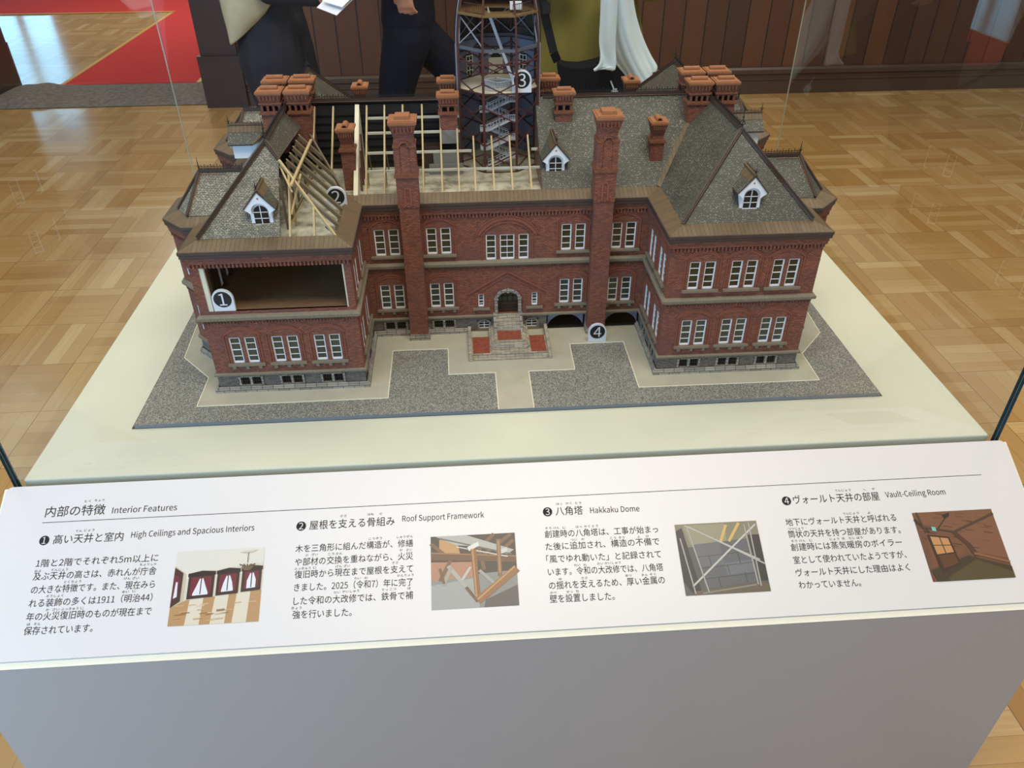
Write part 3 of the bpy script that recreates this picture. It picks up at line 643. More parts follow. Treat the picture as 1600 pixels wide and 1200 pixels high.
# --- window builders
def window(F, a0, a1, z0, z1, cols=1, rows=4, rec=.0045, name='window', pane='pane', fr=.0022, parent=bm):
    m = MB(); bt = .0010
    F.box(m, a0, a0+fr, z0, z1, -rec, -rec+.003); F.box(m, a1-fr, a1, z0, z1, -rec, -rec+.003)
    F.box(m, a0+fr, a1-fr, z1-fr, z1, -rec, -rec+.003); F.box(m, a0+fr, a1-fr, z0, z0+fr*1.5, -rec, -rec+.0036)
    for r in range(1, rows):
        z = z0+(z1-z0)*r/rows; k = bt*1.5 if r*2 == rows else bt
        F.box(m, a0+fr, a1-fr, z-k/2, z+k/2, -rec, -rec+.0018)
    for c in range(1, cols):
        a = a0+(a1-a0)*c/cols; F.box(m, a-bt/2, a+bt/2, z0+fr, z1-fr, -rec, -rec+.0017)
    o = m.build(name, M['white'], parent)
    m = MB(); F.box(m, a0+.0008, a1-.0008, z0+.0008, z1-.0008, -rec-.0012, -rec+.0004); m.build('pane', M[pane], o); return o
def arch_pts(F, c, hw, zs, rise, o, n=12):
    R = (hw*hw+rise*rise)/(2*rise); t = math.asin(min(1, hw/R)); return [F.p(c+R*math.sin(-t+2*t*k/n), zs+R*math.cos(-t+2*t*k/n)-(R-rise), o) for k in range(n+1)]
def arch_band(m, F, c, hw, zs, rise, w, o0, o1, n=12, mi=0):
    A, B = arch_pts(F, c, hw, zs, rise, o1, n), arch_pts(F, c, hw+w, zs, rise+w, o1, n)
    A0, B0 = arch_pts(F, c, hw, zs, rise, o0, n), arch_pts(F, c, hw+w, zs, rise+w, o0, n)
    for k in range(n): m.hexa([A0[k], A0[k+1], A[k+1], A[k]], [B0[k], B0[k+1], B[k+1], B[k]], mi)
WW = .0108     # half a sash
U0, U1, L0, L1 = .2075, .267, .0765, .136
def pair(F, c, z0, z1, gap=.0150, hole=None, upper=True, sill=True, hw=None):
    """two sashes under a shallow brick arch, with the stone sill below"""
    for s in (-1, 1):
        a = c+s*gap; hole.append((a-WW, a+WW, z0, z1)); window(F, a-WW, a+WW, z0, z1, pane='pane' if z0 > .15 else 'pane_low')
    m = MB(); H = hw or .0355
    arch_band(m, F, c, H-.004, z1+.006, .012, .0055, 0, .0012); arch_band(m, F, c, H+.0018, z1+.006, .0185, .0014, 0, .0024)
    for s in (-1, 1): F.box(m, c+s*(H-.006)-.0008, c+s*(H-.006)+.0008, z0-.001, z1+.006, 0, .0011); F.box(m, c+s*(H-.001)-.0009, c+s*(H-.001)+.0009, z0-.001, z1+.006, 0, .0016)
    m.build('window_arch', M['arch'], bm)
    m = MB(); F.box(m, c-H-.001, c+H+.001, z0-.0055, z0-.0005, 0, .0055)
    if z0 < .15:
        for s in (-1, 0, 1): m.box(*sorted((F.p(c+s*.026-.0032, 0, 0)[0], F.p(c+s*.026+.0032, 0, 0)[0])) if abs(F.u.x) > .5 else (0, 0), 0, 0, 0, 0) if False else F.box(m, c+s*.026-.0032, c+s*.026+.0032, z0-.0125, z0-.0055, 0, .0042)
    m.build('window_sill', M['sill'], bm)
def grille(F, c, z0, z1, hole, hw=.0225):
    m = MB(); F.box(m, c-hw, c+hw, z1, z1+.003, 0, .0022); F.box(m, c-hw, c+hw, z0-.003, z0, 0, .003); F.box(m, c-.0025, c+.0025, z0, z1, 0, .002)
    for s in (-1, 1): F.box(m, c+s*hw-.002, c+s*hw+.002, z0-.003, z1+.003, 0, .0022)
    o = m.build('basement_window', M['stone'], bm); m = MB()
    for s in (-1, 1):
        a0, a1 = sorted((c+s*.0025, c+s*(hw-.002))); hole.append((a0, a1, z0, z1))
        for k in range(4):
            a = a0+(a1-a0)*(k+.5)/4; F.box(m, a-.0006, a+.0006, z0, z1, -.002, -.0008)
        F.box(m, a0, a1, (z0+z1)/2-.0005, (z0+z1)/2+.0005, -.002, -.0006)
    m.build('iron_bars', M['iron'], o)
    m = MB(); F.box(m, c-hw+.001, c+hw-.001, z0, z1, -.007, -.0055); m.build('pane', M['void'], o)
M['pane_low'] = _pane('green_glass', (74, 76, 62))
FRr = Fr((0, WY0, 0), (1, 0, 0), (0, -1, 0))                       # both wing fronts (a = x)
FC = Fr((0, CY0, 0), (1, 0, 0), (0, -1, 0))                        # central front
FIR = Fr((WX0, CY0, 0), (0, -1, 0), (-1, 0, 0))                    # inner face of the right wing (a grows towards the viewer)
FIL = Fr((-WX0, WY0, 0), (0, 1, 0), (1, 0, 0))                     # inner face of the left wing (a grows away)
FOR = Fr((WX1, WY0, 0), (0, 1, 0), (1, 0, 0)); FOL = Fr((-WX1, WY0, 0), (0, 1, 0), (-1, 0, 0))
ZB, ZT = .0530, .2900               # brick from the water table to the dentils
BZ0, BZ1 = .0228, .0425             # basement windows
PX = (.371, .454, .537)
# right wing front
hole, hs = [], []
for c in PX:
    pair(FRr, c, U0, U1, hole=hole); pair(FRr, c, L0, L1, hole=hole); grille(FRr, c, BZ0, BZ1, hs)
m = MB(); FRr.wall(m, WX0, WX1, ZB, ZT, hole)
# inner face right wing: two pairs per floor
hi, hsi = [], []
for c in (.056, .141):
    pair(FIR, c, U0, U1, hole=hi); pair(FIR, c, L0, L1, hole=hi); grille(FIR, c, BZ0, BZ1, hsi)
FIR.wall(m, 0, CY0-WY0, ZB, ZT, hi)
# outer face and bays
def outer(F, s, m, ms):
    h2, hq = [], []
    window(F, .035, .057, U0, U1); window(F, .035, .057, L0, L1); h2 += [(.035, .057, U0, U1), (.035, .057, L0, L1)]
    F.wall(m, 0, BC0-.092-WY0, ZB, ZT, h2, mi=0); F.wall(ms, 0, BC0-.092-WY0, G, .047, [])
    mm = MB(); 
    for z in (U0, L0): mm = MB(); F.box(mm, .028, .064, z-.0055, z-.0005, 0, .0055); mm.build('window_sill', M['sill'], bm)
    ring = [(s*x, y) for x, y in bay(BC0)]+[(s*x, y) for x, y in bay(BC1)]+[(s*WX1, WY1)]
    for a, b in zip(ring[:-1], ring[1:]):
        d = Vector((b[0]-a[0], b[1]-a[1])); L = d.length; d.normalize(); n = (d.y*s, -d.x*s); Q = Fr((a[0], a[1], 0), (d.x, d.y, 0), (n[0], n[1], 0))
        hb = []
        if .05 < L < .12 or (L < .07 and n[1] < -.4 and L > .05):
            c = L/2
            for z0, z1 in ((U0, U1), (L0, L1)): hb.append((c-.0108, c+.0108, z0, z1)); window(Q, c-.0108, c+.0108, z0, z1)
        Q.wall(m, 0, L, ZB, ZT, hb); Q.wall(ms, 0, L, G, .047, [])
ms = MB()
outer(FOR, 1, m, ms)
m.add([(WX0, WY1, ZB), (WX1, WY1, ZB), (WX1, WY1, ZT), (WX0, WY1, ZT)], [(3, 2, 1, 0)]); m.add([(WX0, CY1, ZB), (WX0, WY1, ZB), (WX0, WY1, ZT), (WX0, CY1, ZT)], [(3, 2, 1, 0)])
m.build('wing_wall', M['brick'], bm)
FRr.wall(ms, WX0, WX1, G, .047, hs); FIR.wall(ms, 0, CY0-WY0, G, .047, hsi)
ms.add([(WX0, WY1, G), (WX1, WY1, G), (WX1, WY1, .047), (WX0, WY1, .047)], [(3, 2, 1, 0)])
ms.build('basement_wall', M['rubble'], bm)
# left wing: the upper room is cut open
RX0, RX1, RZ0, RZ1 = -.586, -.3185, .1962, .2965
hole, hs = [(RX0, RX1, RZ0, ZT+.0066)], []
for c in PX: pair(FRr, -c, L0, L1, hole=hole); grille(FRr, -c, BZ0, BZ1, hs)
m = MB(); hole[0] = (RX0, RX1, RZ0, ZT); FRr.wall(m, -WX1, -WX0, ZB, ZT, hole)
hi, hsi = [], []
for c in (.056, .141):
    pair(FIL, c, U0, U1, hole=hi); pair(FIL, c, L0, L1, hole=hi); grille(FIL, c, BZ0, BZ1, hsi)
FIL.wall(m, 0, CY0-WY0, ZB, ZT, hi)
ms = MB(); outer(FOL, -1, m, ms)
m.add([(-WX0, WY1, ZB), (-WX1, WY1, ZB), (-WX1, WY1, ZT), (-WX0, WY1, ZT)], [(0, 1, 2, 3)]); m.add([(-WX0, CY1, ZB), (-WX0, WY1, ZB), (-WX0, WY1, ZT), (-WX0, CY1, ZT)], [(0, 1, 2, 3)])
m.build('wing_wall', M['brick'], bm)
FRr.wall(ms, -WX1, -WX0, G, .047, hs); FIL.wall(ms, 0, CY0-WY0, G, .047, hsi)
ms.build('basement_wall', M['rubble'], bm)
# the open room
m = MB(); m.box(RX0-.006, RX1+.006, WY0+.0005, .452, RZ0-.004, RZ0); m.build('room_floor', M['room_floor'], bm)
m = MB()
for x0_, x1_ in ((RX0-.006, RX0+.009), (RX1-.0028, RX1+.005)): m.box(x0_, x1_, WY0+.0012, .2480, RZ0, .2975)
m.box(RX0-.006, RX1+.006, .452, .456, RZ0, .316); m.build('room_lining', M['cream'], bm)
m = MB(); m.box(RX0-.005, RX0+.004, .30, .45, RZ0, .2975); m.box(RX0, RX0+.014, .2485, .262, RZ0, .2975)
for y in (.30, .345, .39): m.box(RX0+.004, RX0+.012, y, y+.010, RZ0, .2975)
m.build('room_panelling', M['darkwood'], bm)
m = MB(); m.box(RX0+.0045, RX0+.006, .312, .340, .205, .285); m.box(RX0+.0045, RX0+.006, .358, .386, .205, .285); m.build('room_window', M['white'], bm)
# central front
hole, hs = [], []
for c in (-.2535, -.144, .144, .2535):
    pair(FC, c, U0-.0005, U1, hole=hole); pair(FC, c, L0, L1, hole=hole)
for c in (-.2525, -.1435): grille(FC, c, BZ0, BZ1, hs, .0245)
for a0, a1, cols in ((-.0440, -.0225, 1), (-.0140, .0172, 2), (.0262, .0476, 1)):
    hole.append((a0, a1, .1895, .2475)); window(FC, a0, a1, .1895, .2475, cols=cols)
m = MB(); arch_band(m, FC, .0018, .058, .2475, .0335, .0085, 0, .0014, 18); arch_band(m, FC, .0018, .067, .2475, .0425, .0018, 0, .003, 18); arch_band(m, FC, .0018, .052, .2475, .027, .0012, 0, .002, 16)
for s in (-1, 1): FC.box(m, .0018+s*.055-.001, .0018+s*.055+.001, .189, .2475, 0, .0016)
m.build('window_arch', M['arch'], bm)
for s in (-1, 1):
    a = .0022+s*.0600; hole.append((a-.0066, a+.0066, .0735, .105)); window(FC, a-.0066, a+.0066, .0735, .105, rows=4)
    m = MB(); FC.box(m, a-.019, a+.019, .0665, .0715, 0, .005); m.build('window_sill', M['sill'], bm)
    m = MB(); FC.box(m, a-.0125, a-.0088, .0735, .1055, 0, .0012); FC.box(m, a+.0088, a+.0125, .0735, .1055, 0, .0012); FC.box(m, a-.0125, a+.0125, .1055, .1085, 0, .0014); m.build('window_arch', M['arch'], bm)
m = MB()                             # gable-shaped hood over the door
for s in (-1, 1): m.bar((.002+s*.0875, CY0-.0012, .1075), (.002, CY0-.0012, .1605), .0024, .0026, (0, -1, 0)); m.bar((.002+s*.064, CY0-.0006, .1105), (.002, CY0-.0006, .151), .0014, .0016, (0, -1, 0))
m.build('gable_moulding', M['arch'], bm)
DA, DZ = .0235, .1000
hole.append((.0022-DA, .0022+DA, ZB, .1105))
m = MB(); FC.wall(m, -WX0, WX0, ZB, ZT, hole, depth=.010)
m.build('central_wall', M['brick'], bm)
VA = [(.0905, .1785), (.2225, .3045)]
hs += [(-.0700+.0022, -.0385+.0022, .0135, .0385), (.0385+.0022, .0700+.0022, .0135, .0385), (.0022-.0245, .0022+.0245, .03, .047)]+[(a, b, G, .0500) for a, b in VA]
m = MB(); FC.wall(m, -WX0, WX0, G, .0500, hs, depth=.010); m.build('basement_wall', M['rubble'], bm)
for s in (-1, 1):
    c = .0022+s*.0545; m = MB(); o = -.004
    FC.box(m, c-.0165, c-.0125, .0095, .0315, -.006, .001); FC.box(m, c+.0125, c+.0165, .0095, .0315, -.006, .001); FC.box(m, c-.0125, c+.0125, .0095, .0165, -.006, .001); arch_band(m, FC, c, .0125, .0315, .006, .0035, -.006, .001, 10)
    o = m.build('basement_window', M['sill'], bm); m = MB()
    FC.box(m, c-.0007, c+.0007, .0165, .0365, -.004, -.0026)
    for z in (.0165, .0235, .0305): FC.box(m, c-.0125, c+.0125, z, z+.0012, -.004, -.0024)
    for q in (-.0125, .0113): FC.box(m, c+q, c+q+.0012, .0165, .0325, -.004, -.0024)
    m.build('glazing_bars', M['white'], o); m = MB(); FC.box(m, c-.0165, c+.0165, .0135, .0385, -.0075, -.006); m.build('pane', M['pane_dark'], o)
# vault openings: dark cellars behind a dark arch
for a0, a1 in VA:
    m = MB(); d = .11
    m.add([FC.p(a0, G+.0008, 0), FC.p(a1, G+.0008, 0), FC.p(a1, G+.0008, -d), FC.p(a0, G+.0008, -d), FC.p(a0, .050, 0), FC.p(a1, .050, 0), FC.p(a1, .050, -d), FC.p(a0, .050, -d)], [(0, 1, 2, 3), (4, 5, 6, 7), (0, 3, 7, 4), (1, 2, 6, 5), (3, 2, 6, 7)])
    o = m.build('vault', M['void'], bm); m = MB(); c = (a0+a1)/2; hw = (a1-a0)/2
    A = arch_pts(FC, c, hw-.003, G+.006, .0285, -.006, 18); 
    for k in range(18):
        p, q = A[k], A[k+1]; m.add([p, q, (q[0], q[1], .050), (p[0], p[1], .050)], [(0, 1, 2, 3)])
    m.build('vault_arch', M['tower_wall'], o)
# --- mouldings that run round the building
CUT0, CUT1 = .0905, -.0905
def openring(a): return [(.3045, CY0)]+OUT[1:-1]+[(-WX0, CY0), (a, CY0)]
m = MB()
pl = [(WX0, CY0)]+OUT[1:]+[(CUT1, CY0)]
sweep(m, pl, [(.0085, G), (.0085, .0155), (.0050, .0165), (.0050, .0200), (.0025, .0208)], False)
m.build('plinth_step', M['stone'], bm)
m = MB(); sweep(m, OUT, [(.0012, .0462), (.0045, .0475), (.0050, .0515), (.0015, .0532), (-.001, .0535)]); m.build('water_table', M['sill'], bm)
m = MB(); sweep(m, OUT, [(.0, .1735), (.0018, .1755), (.0022, .1775), (.0070, .1795), (.0076, .1850), (.0052, .1875), (-.0005, .1895)]); m.build('string_course', M['sill'], bm)
m = MB(); mt = MB()
def dentils(mb, z0, z1, o, pitch, wd):
    for i in range(len(OUT)):
        a, b = Vector(OUT[i]), Vector(OUT[(i+1) % len(OUT)]); d = (b-a); L = d.length; d.normalize(); n = Vector((d.y, -d.x))
        if a.y > .95 and b.y > .95: continue
        Q = Fr((a.x, a.y, 0), (d.x, d.y, 0), (n.x, n.y, 0)); k = max(1, int(L/pitch))
        for j in range(k): c = L*(j+.5)/k; Q.box(mb, c-wd/2, c+wd/2, z0, z1, -.001, o)
dentils(m, .2900, .2985, .0038, .0072, .0036); sweep(m, OUT, [(.0006, .2895), (.0006, .299)]); sweep(m, OUT, [(.0006, .2985), (.0045, .2985), (.0045, .3035), (.0058, .306), (.0058, .3115)])
m.build('dentil_cornice', M['brick'], bm)
dentils(mt, .1690, .1735, .0022, .0062, .0030); mt.build('dentil_band', M['brick'], bm)
m = MB(); sweep(m, OUT, [(.0058, .3105), (.0088, .3125), (.0088, .3185), (.0102, .320), (.0102, .3255), (.0085, .3262), (.0040, .3258)]); m.build('gutter', M['gutter'], bm)
m = MB(); sweep(m, OUT, [(.0085, .3262), (-.022, FT+.0003), (-.030, FT-.006)]); m.build('roof_skirt', M['skirt'], bm)
# --- entrance
m = MB(); FC.box(m, .0022-DA, .0022+DA, .0545, .112, -.0105, -.0085)
d = m.build('entrance_door', M['darkwood'], bm); m = MB()
for k in range(5): FC.box(m, .0022-DA+.047*k/4-.0007, .0022-DA+.047*k/4+.0007, .080, .110, -.0085, -.0072)
for z in (.0800, .0945, .064, .070): FC.box(m, .0022-DA, .0022+DA, z, z+.0012, -.0085, -.0072)
m.build('door_frame', M['underside'], d); m = MB()
for k in range(4): FC.box(m, .0022-DA+.047*k/4+.0012, .0022-DA+.047*(k+1)/4-.0012, .082, .094, -.0086, -.0079)
m.build('door_glass', M['pane'], d)
m = MB()
for s in (-1, 1): FC.box(m, .0022+s*(DA+.003)-.0035, .0022+s*(DA+.003)+.0035, .0535, .0935, -.004, .0045); FC.box(m, .0022+s*(DA+.003)-.0048, .0022+s*(DA+.003)+.0048, .0915, .0955, -.004, .006)
arch_band(m, FC, .0022, DA, .0955, .0155, .0060, -.004, .0045, 16); FC.box(m, -.0005, .005, .109, .1185, 0, .0058); m.build('door_arch', M['stone'], bm)
m = MB()                             # brick spandrel above the door leaf
A = arch_pts(FC, .0022, DA, .0955, .0155, -.0015, 16)
for p, q in zip(A[:-1], A[1:]): m.add([p, q, (q[0], q[1], .1125), (p[0], p[1], .1125)], [(0, 1, 2, 3)])
m.build('door_spandrel', M['brick'], bm)
cx = .0015
for k in range(6):                   # straight flight
    z = .0545-k*.0042; y1 = CY0-.001-k*.0062; MBk = MB().box(cx-.0265, cx+.0265, y1-.0064, CY0, z-.0044, z-.0003); MBk.build('step', M['step'], bm)
m = MB()
for s in (-1, 1):
    x = cx+s*.0298; lo = [(x-.0032, CY0, G), (x+.0032, CY0, G), (x+.0032, CY0-.046, G), (x-.0032, CY0-.046, G)]; hi = [(x-.0032, CY0, .0575), (x+.0032, CY0, .0575), (x+.0032, CY0-.046, .0315), (x-.0032, CY0-.046, .0315)]; m.hexa(lo, hi)
m.build('stair_wall', M['stone'], bm)
def tier(hw, y0, r, z0, z1):
    P = [(cx-hw, .432), ]; 
    for k in range(6): t = PI+k*PI/10; P.append((cx-hw+r+r*math.cos(t), y0+r+r*math.sin(t)))
    for k in range(6): t = 1.5*PI+k*PI/10; P.append((cx+hw-r+r*math.cos(t), y0+r+r*math.sin(t)))
    P.append((cx+hw, .432)); return MB().hexa([(x, y, z0) for x, y in P], [(x, y, z1) for x, y in P])
tier(.0440, .3420, .012, .0185, .0225).build('step', M['step'], bm); tier(.0395, .3490, .010, .0225, .0263).build('step', M['step'], bm); tier(.0345, .3560, .006, .0263, .0302).build('step', M['step'], bm)
MB().box(cx-.0265, cx+.0265, .3615, .3995, .030, .0308).build('paving', M['paving'], bm)
MB().box(-.0840, .0840, .3250, .398, .0095, .0175).build('terrace', M['step'], bm)
for s in (-1, 1): MB().box(*sorted((cx+s*.0455, s*.0805)), .3300, .396, .0175, .0184).build('paving', M['paving'], bm)
MB().box(-.0840, .0840, .3185, .3250, .0095, .0140).build('step', M['step'], bm); MB().box(-.0840, .0840, .3120, .3185, .0095, .0115).build('step', M['step'], bm)
m = MB()
for s in (-1, 1):
    x0, x1 = sorted((s*.0835, s*.0905)); m.hexa([(x0, .3105, G), (x1, .3105, G), (x1, .4290, G), (x0, .4290, G)], [(x0, .3105, .0205), (x1, .3105, .0205), (x1, .4290, .0275), (x0, .4290, .0275)])
m.build('terrace_wall', M['step'], bm)

# --- roofs
WS, CS = (RG-FT)/.127, (CRG-FT)/(YC-CY0-.022)
XI, XM, XO, YF, YB, YA = .327, .454, .581, .262, 1.044, .380
VX = XI+(CRG-FT)/WS                  # where the central ridge meets the wing slope
T3 = .0035
def roof(polys, name='slate_roof', mat='slate', label=None):
    m = MB()
    for P in polys:
        P = [Vector(p) for p in P]; n = (P[1]-P[0]).cross(P[2]-P[0]); n.normalize()
        if n.z < 0: n = -n
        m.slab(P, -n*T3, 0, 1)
    return m.build(name, [M[mat], M['underside']], bm, label)
yA2 = 2*YC-YA
roof([[(XI, YF, FT), (XO, YF, FT), (XM, YA, RG)]])
roof([[(XI, YF, FT), (XM, YA, RG), (XM, YC, RG), (VX, YC, CRG), (XI, CY0+.022, FT)], [(XM, YC, RG), (XM, yA2, RG), (XI, YB, FT), (XI, CY1-.022, FT), (VX, YC, CRG)]])
roof([[(XO, YF, FT), (XO, YB, FT), (XM, yA2, RG), (XM, YA, RG)]]); roof([[(XO, YB, FT), (XI, YB, FT), (XM, yA2, RG)]])
XC = .078
roof([[(XC, CY0+.022, FT), (XI, CY0+.022, FT), (VX, YC, CRG), (XC, YC, CRG)]])
yq, zq = .772, CRG-(.772-YC)*CS       # the tower stands in a gap in the rear slope
roof([[(-XI, CY1-.022, FT), (-VX, YC, CRG), (-.101, YC, CRG), (-.101, CY1-.022, FT)], [(.097, CY1-.022, FT), (.097, YC, CRG), (VX, YC, CRG), (XI, CY1-.022, FT)], [(-.101, CY1-.022, FT), (-.101, yq, zq), (.097, yq, zq), (.097, CY1-.022, FT)]])
XK, yK, zK = -.430, YA-.024*(YA-YF)/.127, RG-.024*WS      # the straight cut through the left wing's roof
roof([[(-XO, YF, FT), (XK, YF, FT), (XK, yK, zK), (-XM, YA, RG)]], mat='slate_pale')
roof([[(-XM, YA, RG), (XK, yK, zK), (-.423, .578, RG-.031*WS), (-XM, .578, RG)]])
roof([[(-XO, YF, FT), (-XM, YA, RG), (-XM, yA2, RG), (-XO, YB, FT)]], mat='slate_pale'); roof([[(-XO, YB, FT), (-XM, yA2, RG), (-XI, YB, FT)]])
roof([[(-XI, YB, FT), (-XM, yA2, RG), (-XM, YC, RG), (-VX, YC, CRG), (-XI, CY1-.022, FT)]])
def cap(pts, w=.0085, name='ridge_cap', o=.002):
    m = MB()
    for a, b in zip(pts[:-1], pts[1:]):
        a, b = Vector(a), Vector(b); a.z += o; b.z += o; m.bar(a, b, w, .0035, mi=0)
        sd = (b-a).cross(Vector((0, 0, 1))).normalized()
        for s in (-1, 1): m.bar(a+sd*s*w*.42+Vector((0, 0, .0012)), b+sd*s*w*.42+Vector((0, 0, .0012)), .0018, .0030, mi=1)
        m.bar(a+Vector((0, 0, .0025)), b+Vector((0, 0, .0025)), .0035, .0040, mi=1)
    return m.build(name, [M['cap'], M['capdark']], bm)
for s in (-1, 1):
    cap([(s*XM, YA, RG), (s*XM, yA2, RG)])
    cap([(s*XO, YF, FT), (s*XM, YA, RG)], name='hip_cap'); cap([(s*XO, YB, FT), (s*XM, yA2, RG)], name='hip_cap'); cap([(s*XI, YB, FT), (s*XM, yA2, RG)], name='hip_cap')
cap([(XI, YF, FT), (XM, YA, RG)], name='hip_cap'); cap([(XK, yK, zK), (-XM, YA, RG)], name='hip_cap')
cap([(.095, YC, CRG), (VX+.002, YC, CRG)], w=.010); cap([(-VX-.002, YC, CRG), (-.098, YC, CRG)], w=.010)
m = MB(); m.bar((XI-.004, CY0+.019, FT+.0005), (VX, YC, CRG+.001), .010, .002, (0, -.5, 1)); m.build('valley_flashing', M['skirt'], bm)
# side bays: each a little hipped roof with a ridge running out of the wing
def bayroof(s, c):
    zr = .400; xe = .609; fy, fx1, fx2, fy2 = .073, .632, .664, .036
    R = [(s*x, y, z) for x, y, z in ((.565, c-fy, FT), (fx1-.003, c-fy, FT), (fx2-.008, c-fy2, FT), (fx2-.008, c+fy2, FT), (fx1-.003, c+fy, FT), (.565, c+fy, FT))]
    A, B = (s*xe, c, zr), (s*.50, c, zr); C1 = (s*(XO-(zr-FT)/WS+.0), c, zr)
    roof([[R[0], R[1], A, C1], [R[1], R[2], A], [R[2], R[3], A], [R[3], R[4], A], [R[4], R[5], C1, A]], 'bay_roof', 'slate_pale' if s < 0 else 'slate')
    m = MB()
    for p in R[1:5]: a, b = Vector(p)+Vector((0, 0, .001)), Vector(A)+Vector((0, 0, .002)); m.bar(a, b, .0055, .0045)
    m.bar(Vector(A)+Vector((0, 0, .0015)), Vector(C1)+Vector((0, 0, .0015)), .007, .0055); m.build('hip_cap', M['capdark'], bm)
    m = MB()
    m.bar((s*(fx1-.006), c-fy+.002, FT+.003), (s*(xe-.003), c-.003, zr-.001), .0016, .0016); m.bar((s*.56, c-.006, zr-.004), (s*(xe-.004), c-.006, zr-.004), .0016, .0016); m.build('cap_moulding', M['cap'], bm)
    return A, C1
def cresting(a, b, h=.013, step=.0058, name='roof_cresting', fin=0):
    a, b = Vector(a), Vector(b); L = (b-a).length; d = (b-a)/L; n = max(2, int(L/step)); m = MB(); up = Vector((0, 0, 1)); t = .0007
    for z in (.0015, h*.55): m.bar(a+up*z, b+up*z, t, t)
    for k in range(n+1):
        p = a+d*L*k/n; m.bar(p, p+up*h*(1.0 if k % 2 == 0 else .8), t, t, d)
        if k < n:
            q = p+d*L/n; m.bar(p+up*.0015, q+up*h*.55, t*.8, t*.8); m.bar(q+up*.0015, p+up*h*.55, t*.8, t*.8)
        if k % 2 == 0: m.bar(p+up*h*.82-d*.0014, p+up*h*.82+d*.0014, t, t)
    if fin:
        p = b if fin > 0 else a; m.tube([p, p+up*.010, p+up*.026], [.0014, .0009, .0003], 6)
        for k in range(4): e = Vector((math.cos(k*PI/2+.4), math.sin(k*PI/2+.4), .6)); m.bar(p+up*.004, p+up*.006+e*.005, .0006, .0006)
    return m.build(name, M['iron'], bm)
def finial(p, h=.040):
    p = Vector(p); up = Vector((0, 0, 1)); m = MB(); m.tube([p, p+up*h*.3, p+up*h*.6, p+up*h], [.0016, .0010, .0008, .0003], 6)
    for k in range(6):
        e = Vector((math.cos(k*PI/3), math.sin(k*PI/3), .0)); m.bar(p+up*h*.10, p+up*h*.2+e*.006, .0008, .0008); m.bar(p+up*h*.2+e*.006, p+up*h*.34+e*.0025, .0007, .0007)
        m.bar(p+up*h*.45, p+up*h*.5+e*.0025, .0006, .0006)
    return m.build('finial', M['iron'], bm)
for s in (-1, 1):
    for c in (BC0, BC1):
        A, C1 = bayroof(s, c); up = Vector((0, 0, .004)); cresting(Vector(C1)+up, Vector(A)+up, fin=1, h=.011)
    finial((s*XM, YA, RG+.004), .042); finial((s*XM, yA2, RG+.004), .042)
    cresting((s*XM, YA+.01, RG+.005), (s*XM, .575, RG+.005), h=.011); cresting((s*XM, .70, RG+.005), (s*XM, yA2-.01, RG+.005), h=.011)
cresting((.10, YC, CRG+.005), (VX-.02, YC, CRG+.005), h=.012); cresting((-VX+.02, YC, CRG+.005), (-.10, YC, CRG+.005), h=.012)
